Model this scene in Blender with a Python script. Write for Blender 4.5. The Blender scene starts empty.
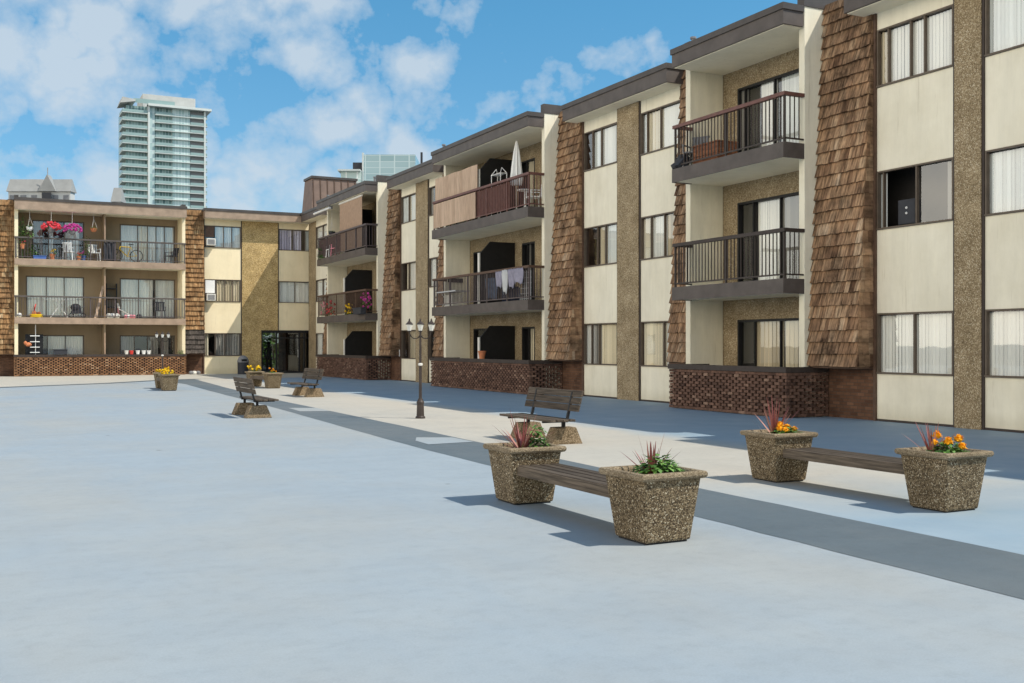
import bpy, bmesh, math, random
from mathutils import Vector, Matrix
R = math.radians
rng = random.Random(7)
scene = bpy.context.scene
col = scene.collection

# ------------------------------------------------------------------ mesh builder
class MB:
    def __init__(self, fmap=None):
        self.v = []; self.f = []; self.r = []; self.m = []; self.map = fmap; self.mi = 0
    def add(self, vs, fs, rnd=None):
        n = len(self.v)
        if self.map: vs = [self.map(*p) for p in vs]
        self.v += [tuple(p) for p in vs]
        rr = rng.random() if rnd is None else rnd
        for f in fs:
            self.f.append([i + n for i in f]); self.r.append(rr); self.m.append(self.mi)
        return self
    def box(self, a0, a1, b0, b1, c0, c1, rnd=None):
        vs = [(a, b, c) for a in (a0, a1) for b in (b0, b1) for c in (c0, c1)]
        return self.add(vs, [(0, 1, 3, 2), (4, 6, 7, 5), (0, 4, 5, 1), (2, 3, 7, 6), (0, 2, 6, 4), (1, 5, 7, 3)], rnd)
    def hexa(self, bot, top, rnd=None):
        return self.add(list(bot) + list(top), [(3, 2, 1, 0), (4, 5, 6, 7), (0, 1, 5, 4), (1, 2, 6, 5), (2, 3, 7, 6), (3, 0, 4, 7)], rnd)
    def poly(self, pts, rnd=None):
        return self.add(pts, [tuple(range(len(pts)))], rnd)
    def prism(self, pts0, pts1, rnd=None):
        n = len(pts0)
        fs = [tuple(range(n)), tuple(range(2 * n - 1, n - 1, -1))] + [(i, (i + 1) % n, n + (i + 1) % n, n + i) for i in range(n)]
        return self.add(list(pts0) + list(pts1), fs, rnd)
    def cyl(self, p0, p1, r0, r1=None, n=8, rnd=None, caps=True):
        r1 = r0 if r1 is None else r1
        p0 = Vector(p0); p1 = Vector(p1); ax = (p1 - p0)
        if ax.length < 1e-6: return self
        ax.normalize()
        t = Vector((0, 0, 1)) if abs(ax.z) < .9 else Vector((1, 0, 0))
        e1 = ax.cross(t).normalized(); e2 = ax.cross(e1)
        vs = []
        for p, r in ((p0, r0), (p1, r1)):
            for i in range(n):
                a = 2 * math.pi * i / n
                vs.append(p + e1 * (r * math.cos(a)) + e2 * (r * math.sin(a)))
        fs = [(i, (i + 1) % n, n + (i + 1) % n, n + i) for i in range(n)]
        if caps: fs += [tuple(range(n - 1, -1, -1)), tuple(range(n, 2 * n))]
        return self.add([tuple(p) for p in vs], fs, rnd)
    def tube(self, pts, r, n=6, rnd=None):
        for a, b in zip(pts, pts[1:]): self.cyl(a, b, r, r, n, rnd)
        return self
    def lathe(self, prof, c=(0, 0, 0), n=14, rnd=None, sq=None):
        vs = []; m = len(prof)
        for (r, z) in prof:
            for i in range(n):
                a = 2 * math.pi * (i + .5) / n
                vs.append((c[0] + r * math.cos(a), c[1] + r * math.sin(a), c[2] + z))
        fs = []
        for j in range(m - 1):
            for i in range(n):
                fs.append((j * n + i, j * n + (i + 1) % n, (j + 1) * n + (i + 1) % n, (j + 1) * n + i))
        fs += [tuple(range(n - 1, -1, -1)), tuple(range((m - 1) * n, m * n))]
        return self.add(vs, fs, rnd)
    def ring(self, c, ax, RR, r, n=24, k=6, rnd=None):
        ax = Vector(ax).normalized(); t = Vector((0, 0, 1)) if abs(ax.z) < .9 else Vector((1, 0, 0))
        e1 = ax.cross(t).normalized(); e2 = ax.cross(e1); c = Vector(c); vs = []
        for i in range(n):
            a = 2 * math.pi * i / n; d = e1 * math.cos(a) + e2 * math.sin(a)
            for j in range(k):
                b = 2 * math.pi * j / k
                vs.append(tuple(c + d * (RR + r * math.cos(b)) + ax * (r * math.sin(b))))
        fs = [(i * k + j, ((i + 1) % n) * k + j, ((i + 1) % n) * k + (j + 1) % k, i * k + (j + 1) % k) for i in range(n) for j in range(k)]
        return self.add(vs, fs, rnd)
    def ball(self, c, r, rz=None, n=8, rnd=None, jit=0):
        rz = rz or r; m = n // 2 + 1; prof = []
        vs = [(c[0], c[1], c[2] - rz)]
        for j in range(1, m):
            t = math.pi * j / m
            for i in range(n):
                a = 2 * math.pi * i / n; q = 1 + rng.uniform(-jit, jit)
                vs.append((c[0] + r * q * math.sin(t) * math.cos(a), c[1] + r * q * math.sin(t) * math.sin(a), c[2] - rz * q * math.cos(t)))
        vs.append((c[0], c[1], c[2] + rz)); L = len(vs) - 1; fs = []
        for i in range(n):
            fs.append((0, 1 + (i + 1) % n, 1 + i))
            for j in range(m - 2):
                a = 1 + j * n
                fs.append((a + i, a + (i + 1) % n, a + n + (i + 1) % n, a + n + i))
            a = 1 + (m - 2) * n
            fs.append((a + i, a + (i + 1) % n, L))
        return self.add(vs, fs, rnd)
    def leaf(self, c, d, L, w, droop=0.0, rnd=None, seg=2):
        d = Vector(d).normalized(); s = d.cross(Vector((0, 0, 1)))
        if s.length < 1e-3: s = Vector((1, 0, 0))
        s.normalize(); c = Vector(c); vs = []; 
        for k in range(seg + 1):
            t = k / seg; ww = w * (1 - t) ** .7 if seg > 2 else w * (.35 + .65 * math.sin(math.pi * min(1, t * .9 + .15)))
            if k == seg: ww = w * .06
            p = c + d * (L * t) + Vector((0, 0, -droop * L * t * t))
            vs += [tuple(p - s * ww * .5), tuple(p + s * ww * .5)]
        return self.add(vs, [(2 * k, 2 * k + 1, 2 * k + 3, 2 * k + 2) for k in range(seg)], rnd)
    def build(self, name, mat, parent=None, loc=None, smooth=False, bevel=0, fix=True):
        me = bpy.data.meshes.new(name)
        me.from_pydata(self.v, [], self.f)
        mats = mat if isinstance(mat, (list, tuple)) else [mat]
        for x in mats: me.materials.append(x)
        if len(mats) > 1: me.polygons.foreach_set('material_index', self.m)
        at = me.attributes.new('rnd', 'FLOAT', 'FACE')
        at.data.foreach_set('value', self.r)
        if fix:
            bm = bmesh.new(); bm.from_mesh(me)
            bmesh.ops.recalc_face_normals(bm, faces=bm.faces); bm.to_mesh(me); bm.free()
        if smooth:
            me.polygons.foreach_set('use_smooth', [True] * len(me.polygons))
        me.update()
        o = bpy.data.objects.new(name, me); col.objects.link(o)
        if parent is not None:
            o.parent = parent
            if parent.get('world_mesh') and parent.type == 'EMPTY': o.location = -parent.location
        if loc is not None: o.location = loc
        if bevel:
            b = o.modifiers.new('bevel', 'BEVEL'); b.width = bevel; b.segments = 2; b.limit_method = 'ANGLE'
        return o

def tag(o, label, cat, group=None, kind=None):
    if label: o['label'] = label
    if cat: o['category'] = cat
    if group: o['group'] = group
    if kind: o['kind'] = kind
    return o
def thing(name, label, cat, loc=(0, 0, 0), rz=0, group=None, world=False):
    o = bpy.data.objects.new(name, None); col.objects.link(o); o.empty_display_size = .2
    o.location = loc; o.rotation_euler = (0, 0, rz)
    if world: o['world_mesh'] = 1
    return tag(o, label, cat, group)
def dup(root, loc, rz, label, group=None):
    bpy.context.view_layer.update()
    r = root.copy(); col.objects.link(r); r.location = loc; r.rotation_euler = (0, 0, rz); r['label'] = label
    if group: r['group'] = group
    for ch in list(root.children):
        c = ch.copy(); col.objects.link(c); c.parent = r
        for g in list(ch.children):
            d = g.copy(); col.objects.link(d); d.parent = c
    return r

# ------------------------------------------------------------------ materials
M = {}
def base(name, rough=.8, spec=.3):
    m = bpy.data.materials.new(name); m.use_nodes = True
    nt = m.node_tree; b = nt.nodes['Principled BSDF']
    b.inputs['Roughness'].default_value = rough
    b.inputs['Specular IOR Level'].default_value = spec
    M[name] = m
    return m, nt, b
def N(nt, t, **kw):
    n = nt.nodes.new(t)
    for k, v in kw.items():
        if k in n.inputs: n.inputs[k].default_value = v
        else: setattr(n, k, v)
    return n
def ramp(nt, src, stops, interp='LINEAR'):
    r = nt.nodes.new('ShaderNodeValToRGB'); r.color_ramp.interpolation = interp
    e = r.color_ramp.elements
    while len(e) < len(stops): e.new(.5)
    for x, (p, c) in zip(e, stops): x.position = p; x.color = (*c, 1) if len(c) == 3 else c
    nt.links.new(src, r.inputs['Fac']); return r
def pos(nt): return nt.nodes.new('ShaderNodeNewGeometry').outputs['Position']
def noise(nt, scale, detail=5, rough=.6, vec=None, stretch=None):
    n = N(nt, 'ShaderNodeTexNoise', Scale=scale, Detail=detail, Roughness=rough)
    v = vec or pos(nt)
    if stretch:
        mp = N(nt, 'ShaderNodeMapping'); mp.inputs['Scale'].default_value = stretch
        nt.links.new(v, mp.inputs['Vector']); v = mp.outputs['Vector']
    nt.links.new(v, n.inputs['Vector']); return n.outputs['Fac']
def mix(nt, fac, a, b, mode='MIX'):
    n = nt.nodes.new('ShaderNodeMix'); n.data_type = 'RGBA'; n.blend_type = mode
    for s, x in ((n.inputs['Factor'], fac), (n.inputs[6], a), (n.inputs[7], b)):
        if hasattr(x, 'node'): nt.links.new(x, s)
        elif isinstance(x, (int, float)): s.default_value = x
        else: s.default_value = (*x, 1)
    return n.outputs[2]
def bump(nt, b, h, strength=.3, dist=.01):
    n = N(nt, 'ShaderNodeBump', Strength=strength, Distance=dist)
    nt.links.new(h, n.inputs['Height']); nt.links.new(n.outputs['Normal'], b.inputs['Normal'])
def sc(c, k): return tuple(x * k for x in c)

def plain(name, c, rough=.7, var=.18, scale=6, spec=.3, metal=0, fine=True):
    m, nt, b = base(name, rough, spec)
    r = ramp(nt, noise(nt, scale), [(.3, sc(c, 1 - var)), (.7, sc(c, 1 + var))])
    nt.links.new(r.outputs[0], b.inputs['Base Color']); b.inputs['Metallic'].default_value = metal
    if fine: bump(nt, b, noise(nt, scale * 12, 3), .15, .004)
    return m
def varied(name, stops, rough=.8, spec=.2, dirt=.35, stretch=(18, 18, 3)):
    """colour picked per face from the 'rnd' attribute, broken up by streaks"""
    m, nt, b = base(name, rough, spec)
    at = N(nt, 'ShaderNodeAttribute', attribute_name='rnd')
    r = ramp(nt, at.outputs['Fac'], stops)
    s = ramp(nt, noise(nt, 1.6, 6, .65, stretch=stretch), [(.38, (1 - dirt,) * 3), (.62, (1.08,) * 3)])
    c = mix(nt, 1.0, r.outputs[0], s.outputs[0], 'MULTIPLY')
    if 'shingle' in name:
        st = ramp(nt, noise(nt, 1.1, 8, .72), [(.32, (.20, .195, .20)), (.45, (.66, .67, .70)), (.60, (1, 1, 1))])
        c = mix(nt, 1.0, c, st.outputs[0], 'MULTIPLY')
    nt.links.new(c, b.inputs['Base Color'])
    bump(nt, b, noise(nt, 3, 4, .6, stretch=stretch), .35, .006)
    return m
def pebble(name, cols, scale, rough=.85, tint=None):
    m, nt, b = base(name, rough, .25)
    v = N(nt, 'ShaderNodeTexVoronoi', Scale=scale); nt.links.new(pos(nt), v.inputs['Vector'])
    sep = nt.nodes.new('ShaderNodeSeparateColor'); nt.links.new(v.outputs['Color'], sep.inputs[0])
    r = ramp(nt, sep.outputs[0], cols, 'CONSTANT')
    edge = ramp(nt, v.outputs['Distance'], [(.4, (1, 1, 1)), (.85, (.48, .44, .38))])
    c = mix(nt, 1.0, r.outputs[0], edge.outputs[0], 'MULTIPLY')
    big = ramp(nt, noise(nt, 2.2, 5), [(.3, (.74, .72, .68)), (.68, (1.1, 1.1, 1.1))])
    c = mix(nt, 1.0, c, big.outputs[0], 'MULTIPLY')
    nt.links.new(c, b.inputs['Base Color'])
    inv = N(nt, 'ShaderNodeMath', operation='SUBTRACT'); inv.inputs[0].default_value = 1; nt.links.new(v.outputs['Distance'], inv.inputs[1])
    bump(nt, b, inv.outputs[0], .6, .012)
    return m

def stucco(name, c, streak=.16):
    m, nt, b = base(name, .9, .15)
    st = ramp(nt, noise(nt, 1.0, 6, .7, stretch=(2.2, 2.2, .35)), [(.33, sc(c, 1 - streak)), (.66, c)])
    bl = ramp(nt, noise(nt, .9, 6, .65), [(.3, (.90, .89, .86)), (.6, (1, 1, 1))])
    cc = mix(nt, 1.0, st.outputs[0], bl.outputs[0], 'MULTIPLY')
    sp = nt.nodes.new('ShaderNodeSeparateXYZ'); nt.links.new(pos(nt), sp.inputs[0])
    gz = N(nt, 'ShaderNodeMath', operation='MULTIPLY_ADD'); nt.links.new(noise(nt, 3, 5), gz.inputs[0]); gz.inputs[1].default_value = -.25; nt.links.new(sp.outputs[2], gz.inputs[2])
    gr = ramp(nt, gz.outputs[0], [(0, (.86, .85, .82)), (.25, (1, 1, 1))])
    cc = mix(nt, 1.0, cc, gr.outputs[0], 'MULTIPLY')
    dr = ramp(nt, noise(nt, 1.0, 7, .7, stretch=(7, 7, .5)), [(.27, (.80, .78, .74)), (.40, (1, 1, 1))])
    cc = mix(nt, 1.0, cc, dr.outputs[0], 'MULTIPLY')
    nt.links.new(cc, b.inputs['Base Color'])
    bump(nt, b, noise(nt, 55, 4, .7), .4, .006)
    return m
stucco('cream', (.88, .83, .68), .12)
stucco('cream_lit', (.90, .78, .54), .08)  # cream for the left wing, its sunlight put into the colour
stucco('cream_wall', (.76, .72, .58))
stucco('fin_concrete', (.90, .85, .69), .16)
stucco('soffit', (.90, .84, .68), .06)
stucco('olive_wall', (.34, .26, .17), .12)
PB = [(0, (.27, .205, .125)), (.16, (.39, .305, .19)), (.4, (.45, .36, .23)), (.62, (.52, .43, .285)), (.8, (.32, .245, .15)), (.93, (.62, .54, .40))]
pebble('pebble_dash', PB, 55)
pebble('pebble_lit', [(0, (.38, .27, .12)), (.16, (.54, .39, .18)), (.4, (.62, .46, .22)), (.62, (.68, .51, .25)), (.8, (.46, .33, .15)), (.92, (.74, .58, .33))], 34)  # pebble dash brightened in colour to carry the sun on the left wing
pebble('aggregate', [(0, (.075, .054, .033)), (.2, (.18, .135, .08)), (.42, (.255, .195, .12)), (.62, (.125, .093, .056)), (.76, (.33, .26, .165)), (.92, (.54, .47, .35))], 100)
pebble('aggregate_foot', [(0, (.17, .125, .075)), (.25, (.28, .21, .135)), (.5, (.36, .28, .185)), (.8, (.22, .165, .10))], 70)
pebble('rim', [(0, (.24, .185, .12)), (.3, (.33, .26, .175)), (.6, (.40, .325, .225)), (.85, (.28, .22, .145))], 110)
plain('plant_room_brown', (.20, .135, .105), .6, .15, 2)
plain('fascia_lit', (.35, .255, .185), .6, .2, 2.5)  # lighter copy of fascia, sunshine on the left wing painted in
plain('fascia', (.098, .082, .074), .55, .22, 2.5)
plain('flashing', (.075, .064, .058), .5, .2, 2.5)
plain('dark_brown', (.05, .038, .033), .55, .2)
plain('trim_brown', (.105, .062, .042), .6, .25)
plain('red_brown', (.15, .068, .055), .5, .25)
plain('grey_rail', (.10, .08, .08), .5, .2)
plain('frame', (.115, .088, .065), .45, .15)
plain('alu', (.42, .42, .40), .4, .1)
plain('black', (.012, .012, .013), .5, .2)
plain('interior', (.035, .032, .03), .9, .1)
plain('white', (.80, .80, .78), .5, .05)
plain('off_white', (.72, .70, .64), .6, .08)
plain('light_grey', (.50, .51, .52), .5, .1)
plain('mid_grey', (.22, .22, .23), .6, .1)
plain('charcoal', (.035, .037, .045), .6, .15)
plain('navy', (.03, .04, .075), .8, .3)
plain('denim', (.08, .11, .17), .9, .3)
plain('lilac', (.27, .26, .33), .9, .2)
plain('yellow', (.80, .52, .02), .5, .1)
plain('bright_red', (.62, .05, .04), .5, .15)
plain('pink', (.80, .30, .36), .6, .2)
plain('terracotta', (.55, .20, .09), .8, .15)
plain('blue_plastic', (.07, .14, .38), .5, .1)
plain('soil', (.035, .024, .016), 1, .5, 25)
plain('tan_blind', (.38, .26, .18), .8, .12)
plain('rail_infill', (.16, .08, .068), .7, .2)
plain('skin', (.45, .28, .2), .6, .05)
varied('shingle', [(0, (.19, .105, .06)), (.25, (.36, .215, .125)), (.6, (.48, .30, .175)), (.85, (.56, .38, .235)), (1, (.64, .47, .32))], .85, .15, .66, (.5, 12, 1.6))
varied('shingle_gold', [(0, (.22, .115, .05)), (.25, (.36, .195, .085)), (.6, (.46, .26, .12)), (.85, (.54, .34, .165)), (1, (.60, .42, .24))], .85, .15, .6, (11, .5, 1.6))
varied('shingle_grey', [(0, (.07, .06, .05)), (1, (.17, .14, .12))], .85, .15, .4)
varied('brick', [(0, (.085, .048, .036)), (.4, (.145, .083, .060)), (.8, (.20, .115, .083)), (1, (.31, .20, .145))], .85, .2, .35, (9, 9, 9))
varied('brick_lit', [(0, (.13, .07, .04)), (.4, (.24, .125, .065)), (.8, (.31, .165, .085)), (1, (.44, .28, .17))], .85, .2, .35, (9, 9, 9))  # lit copy of brick: left wing sunlight mixed into the colours
varied('bench_wood', [(0, (.075, .058, .044)), (1, (.155, .122, .092))], .8, .2, .55, (30, 1.2, 30))
varied('plywood', [(0, (.50, .36, .26)), (1, (.62, .46, .34))], .8, .2, .3, (3, 22, 1.2))
varied('red_wood', [(0, (.26, .10, .05)), (1, (.36, .15, .07))], .7, .3, .4, (3, 3, 20))
varied('leaf', [(0, (.035, .085, .014)), (.5, (.075, .18, .03)), (1, (.17, .33, .07))], .6, .35, .15, (4, 4, 4))
varied('spike', [(0, (.12, .028, .03)), (.5, (.27, .08, .07)), (1, (.44, .22, .17))], .5, .4, .1, (4, 4, 4))
varied('marigold', [(0, (.76, .28, .006)), (.6, (.86, .40, .012)), (1, (.9, .52, .03))], .7, .2, .1, (4, 4, 4))
varied('yellow_flower', [(0, (.75, .45, .01)), (1, (.85, .62, .04))], .7, .2, .1, (4, 4, 4))
varied('red_flower', [(0, (.62, .03, .06)), (1, (.85, .16, .16))], .7, .2, .1, (4, 4, 4))
varied('magenta_flower', [(0, (.42, .03, .22)), (.7, (.62, .10, .38)), (1, (.75, .30, .5))], .7, .2, .1, (4, 4, 4))

def brickwall():
    m, nt, b = base('brick_solid', .9, .15)
    # swap axes so courses run level on both wall directions
    sp = nt.nodes.new('ShaderNodeSeparateXYZ'); nt.links.new(pos(nt), sp.inputs[0])
    ad = N(nt, 'ShaderNodeMath', operation='ADD'); nt.links.new(sp.outputs[0], ad.inputs[0]); nt.links.new(sp.outputs[1], ad.inputs[1])
    cb = nt.nodes.new('ShaderNodeCombineXYZ'); nt.links.new(ad.outputs[0], cb.inputs[0]); nt.links.new(sp.outputs[2], cb.inputs[1])
    br = N(nt, 'ShaderNodeTexBrick', Scale=1.0); nt.links.new(cb.outputs[0], br.inputs['Vector'])
    br.inputs['Brick Width'].default_value = .21; br.inputs['Row Height'].default_value = .072; br.inputs['Mortar Size'].default_value = .006
    br.inputs['Color1'].default_value = (.11, .058, .038, 1); br.inputs['Color2'].default_value = (.18, .098, .062, 1); br.inputs['Mortar'].default_value = (.10, .075, .06, 1)
    s = ramp(nt, noise(nt, 2, 5), [(.3, (.65, .65, .65)), (.7, (1.2, 1.15, 1.1))])
    nt.links.new(mix(nt, 1, br.outputs['Color'], s.outputs[0], 'MULTIPLY'), b.inputs['Base Color'])
    iv = N(nt, 'ShaderNodeMath', operation='SUBTRACT'); iv.inputs[0].default_value = 1; nt.links.new(br.outputs['Fac'], iv.inputs[1])
    bump(nt, b, iv.outputs[0], .6, .008)
brickwall()

def glass(name, tint=(.86, .9, .9), ior=1.5, boost=.06):
    m = bpy.data.materials.new(name); m.use_nodes = True; nt = m.node_tree; nt.nodes.clear()
    out = nt.nodes.new('ShaderNodeOutputMaterial'); mx = nt.nodes.new('ShaderNodeMixShader')
    t = nt.nodes.new('ShaderNodeBsdfTransparent'); t.inputs[0].default_value = (*tint, 1)
    g = nt.nodes.new('ShaderNodeBsdfGlossy'); g.inputs['Roughness'].default_value = .015; g.inputs['Color'].default_value = (.95, .97, 1, 1)
    lw = N(nt, 'ShaderNodeLayerWeight', Blend=.5)
    pw = N(nt, 'ShaderNodeMath', operation='POWER'); nt.links.new(lw.outputs['Facing'], pw.inputs[0]); pw.inputs[1].default_value = 5
    fr = N(nt, 'ShaderNodeMath', operation='MULTIPLY_ADD'); nt.links.new(pw.outputs[0], fr.inputs[0]); fr.inputs[1].default_value = .9; fr.inputs[2].default_value = .05
    ad = N(nt, 'ShaderNodeMath', operation='ADD'); ad.use_clamp = True; ad.inputs[1].default_value = boost
    nt.links.new(fr.outputs[0], ad.inputs[0]); nt.links.new(ad.outputs[0], mx.inputs[0])
    bn = N(nt, 'ShaderNodeBump', Strength=.04, Distance=.05)
    nt.links.new(noise(nt, .9, 2), bn.inputs['Height']); nt.links.new(bn.outputs[0], g.inputs['Normal'])
    nt.links.new(t.outputs[0], mx.inputs[1]); nt.links.new(g.outputs[0], mx.inputs[2]); nt.links.new(mx.outputs[0], out.inputs[0])
    M[name] = m
glass('glass', (.97, .98, .98), 1.5, .09); glass('dark_glass', (.52, .54, .52), 1.5, .08); glass('lamp_glass', (.8, .82, .82), 1.5, .35)

def fabric(name, c, k=.25, freq=14):
    m, nt, b = base(name, .9, .1)
    at = N(nt, 'ShaderNodeAttribute', attribute_name='rnd')
    r = ramp(nt, at.outputs['Fac'], [(0, sc(c, 1 - k)), (1, c)])
    nt.links.new(r.outputs[0], b.inputs['Base Color'])
fabric('blind', (.90, .89, .82), .16); fabric('blind_cool', (.86, .89, .86), .2); fabric('curtain_tan', (.72, .62, .44), .35)
fabric('curtain_lilac', (.62, .60, .74), .3); fabric('curtain_grey', (.42, .40, .36), .4); fabric('curtain_beige', (.86, .78, .60), .25)

# ground paints
def paint(name, c, warm, k=.5, warmamt=.5):
    m, nt, b = base(name, .62, .35)
    n1 = ramp(nt, noise(nt, .22, 6, .6, stretch=(1, .55, 1)), [(.42, (0, 0, 0)), (.60, (1, 1, 1))])
    c1 = mix(nt, n1.outputs[0], c, warm)
    n2 = ramp(nt, noise(nt, .9, 7, .7, stretch=(.5, 1.6, 1)), [(.28, (.93, .93, .935)), (.6, (1.01, 1.01, 1.01))])
    c2 = mix(nt, 1, c1, n2.outputs[0], 'MULTIPLY')
    n3 = ramp(nt, noise(nt, 7, 6, .75), [(.30, (.91, .91, .91)), (.5, (1, 1, 1)), (.78, (1.03, 1.03, 1.03))])
    c3 = mix(nt, 1, c2, n3.outputs[0], 'MULTIPLY')
    n4 = ramp(nt, noise(nt, 75, 3, .7), [(.32, (.92, .92, .92)), (.55, (1, 1, 1)), (.75, (1.05, 1.05, 1.05))])
    c3 = mix(nt, 1, c3, n4.outputs[0], 'MULTIPLY')
    v = N(nt, 'ShaderNodeTexVoronoi', Scale=.55); nt.links.new(pos(nt), v.inputs['Vector'])
    sp = ramp(nt, v.outputs['Distance'], [(0, (.35, .32, .3)), (.018, (.5, .48, .46)), (.03, (1, 1, 1))])
    c4 = mix(nt, 1, c3, sp.outputs[0], 'MULTIPLY')
    nt.links.new(c4, b.inputs['Base Color'])
    bump(nt, b, noise(nt, 60, 5, .7), .18, .006)
    rr = ramp(nt, noise(nt, 1.2, 5), [(.3, (.5,) * 3), (.7, (.75,) * 3)]); nt.links.new(rr.outputs[0], b.inputs['Roughness'])
    return m
paint('pale_blue_paint', (.325, .378, .418), (.358, .378, .378))
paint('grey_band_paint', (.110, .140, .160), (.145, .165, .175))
paint('beige_paint', (.50, .465, .40), (.46, .44, .39))
paint('ground_asphalt', (.10, .10, .10), (.13, .13, .12))
paint('dark_line', (.10, .12, .13), (.13, .14, .14))
# path: beige far out, pale blue paint nearer the camera; close under the building, shadow blue put into the colour
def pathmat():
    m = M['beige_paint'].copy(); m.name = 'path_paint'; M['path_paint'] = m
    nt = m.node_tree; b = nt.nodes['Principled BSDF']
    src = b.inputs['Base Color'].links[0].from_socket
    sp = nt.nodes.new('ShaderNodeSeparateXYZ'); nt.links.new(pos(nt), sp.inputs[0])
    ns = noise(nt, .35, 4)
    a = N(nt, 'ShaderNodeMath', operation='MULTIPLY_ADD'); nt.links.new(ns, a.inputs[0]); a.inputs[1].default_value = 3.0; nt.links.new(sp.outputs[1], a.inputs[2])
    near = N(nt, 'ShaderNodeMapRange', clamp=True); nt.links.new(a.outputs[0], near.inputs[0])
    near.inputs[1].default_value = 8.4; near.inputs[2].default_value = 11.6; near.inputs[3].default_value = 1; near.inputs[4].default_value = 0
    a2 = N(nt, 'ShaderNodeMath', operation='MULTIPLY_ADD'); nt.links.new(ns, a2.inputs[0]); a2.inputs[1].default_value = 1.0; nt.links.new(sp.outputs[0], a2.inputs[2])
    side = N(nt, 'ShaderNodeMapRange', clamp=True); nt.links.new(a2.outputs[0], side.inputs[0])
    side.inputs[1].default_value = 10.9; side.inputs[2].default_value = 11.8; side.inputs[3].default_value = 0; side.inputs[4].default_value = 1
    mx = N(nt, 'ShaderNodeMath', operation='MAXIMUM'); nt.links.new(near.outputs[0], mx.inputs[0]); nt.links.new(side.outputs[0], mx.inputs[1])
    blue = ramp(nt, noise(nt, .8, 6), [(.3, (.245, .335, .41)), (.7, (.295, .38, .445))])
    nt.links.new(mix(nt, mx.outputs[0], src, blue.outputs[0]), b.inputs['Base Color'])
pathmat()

# ------------------------------------------------------------------ setting: ground
def sheet(name, pts, z, mat):
    o = MB().poly([(x, y, z) for x, y in pts]).build(name, M[mat]); o['kind'] = 'structure'; return o
sheet('ground', [(-900, -300), (900, -300), (900, 1500), (-900, 1500)], -.012, 'ground_asphalt')
sheet('courtyard', [(-40, -25), (17.6, -25), (17.6, 61), (-40, 61)], 0, 'pale_blue_paint')
def waver(pts, n=7, a=.012):
    out = []
    for p, q in zip(pts, pts[1:]):
        for k in range(n):
            t = k / n; out.append((p[0] + (q[0] - p[0]) * t + rng.uniform(-a, a), p[1] + (q[1] - p[1]) * t))
    return out + [pts[-1]]
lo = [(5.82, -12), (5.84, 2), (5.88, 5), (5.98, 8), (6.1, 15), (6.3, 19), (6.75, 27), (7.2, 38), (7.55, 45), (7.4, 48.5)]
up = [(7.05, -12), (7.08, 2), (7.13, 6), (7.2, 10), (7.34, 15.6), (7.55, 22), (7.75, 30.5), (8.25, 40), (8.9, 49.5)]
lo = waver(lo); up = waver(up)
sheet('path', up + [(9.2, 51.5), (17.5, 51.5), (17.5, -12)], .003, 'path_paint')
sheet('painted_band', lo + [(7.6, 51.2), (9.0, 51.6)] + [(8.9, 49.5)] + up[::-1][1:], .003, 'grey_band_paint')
sheet('pavement', [(-14, 37.5), (.6, 44.6), (4.8, 47.6), (7.2, 50.4), (9.2, 51.6), (17.5, 51.6), (17.5, 60.9), (-14, 60.9)], .007, 'beige_paint')
def strip(name, pts, w, z, mat):
    L = []; Rr = []
    for i, p in enumerate(pts):
        a = Vector(pts[max(0, i - 1)]); b = Vector(pts[min(len(pts) - 1, i + 1)])
        d = (b - a).normalized(); n = Vector((-d.y, d.x)) * w / 2
        L.append((p[0] + n.x, p[1] + n.y)); Rr.append((p[0] - n.x, p[1] - n.y))
    return sheet(name, L + Rr[::-1], z, mat)
strip('pavement_line', [(-14, 37.4), (.6, 44.5), (4.8, 47.5), (7.2, 50.3), (9.2, 51.5)], .5, .011, 'grey_band_paint')
for q, pts in enumerate([[(6.45, 15.9), (7.3, 16.0), (7.3, 16.9), (6.75, 17.2), (6.5, 16.6)], [(6.9, 25.2), (7.6, 25.0), (7.65, 26.4), (7.0, 26.7)]]):
    sheet('paint_patch', pts, .007, 'pale_blue_paint')

# ------------------------------------------------------------------ apartment building kit (u along wall, d out of wall, z up)
def mapR(u, d, z): return (16.95 - d, u, z)
def mapL(u, d, z): return (u, 60.3 - d, z)
WZ = [(1.0, 2.27), (4.03, 5.26), (7.03, 8.24)]
FL = [(.06, 2.74), (3.06, 5.73), (6.06, 8.67)]     # floor top, soffit

def corr(mb, u0, u1, d, z0, z1, pitch=.09, amp=.03):
    n = max(2, int((u1 - u0) / pitch * 2))
    for i in range(n):
        a = u0 + (u1 - u0) * i / n; b = u0 + (u1 - u0) * (i + 1) / n
        da = d + (amp if i % 2 else -amp) * rng.uniform(.6, 1.2); db = d + (-amp if i % 2 else amp) * rng.uniform(.6, 1.2)
        mb.add([(a, da, z0), (b, db, z0), (b, db, z1), (a, da, z1)], [(0, 1, 2, 3)])

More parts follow.
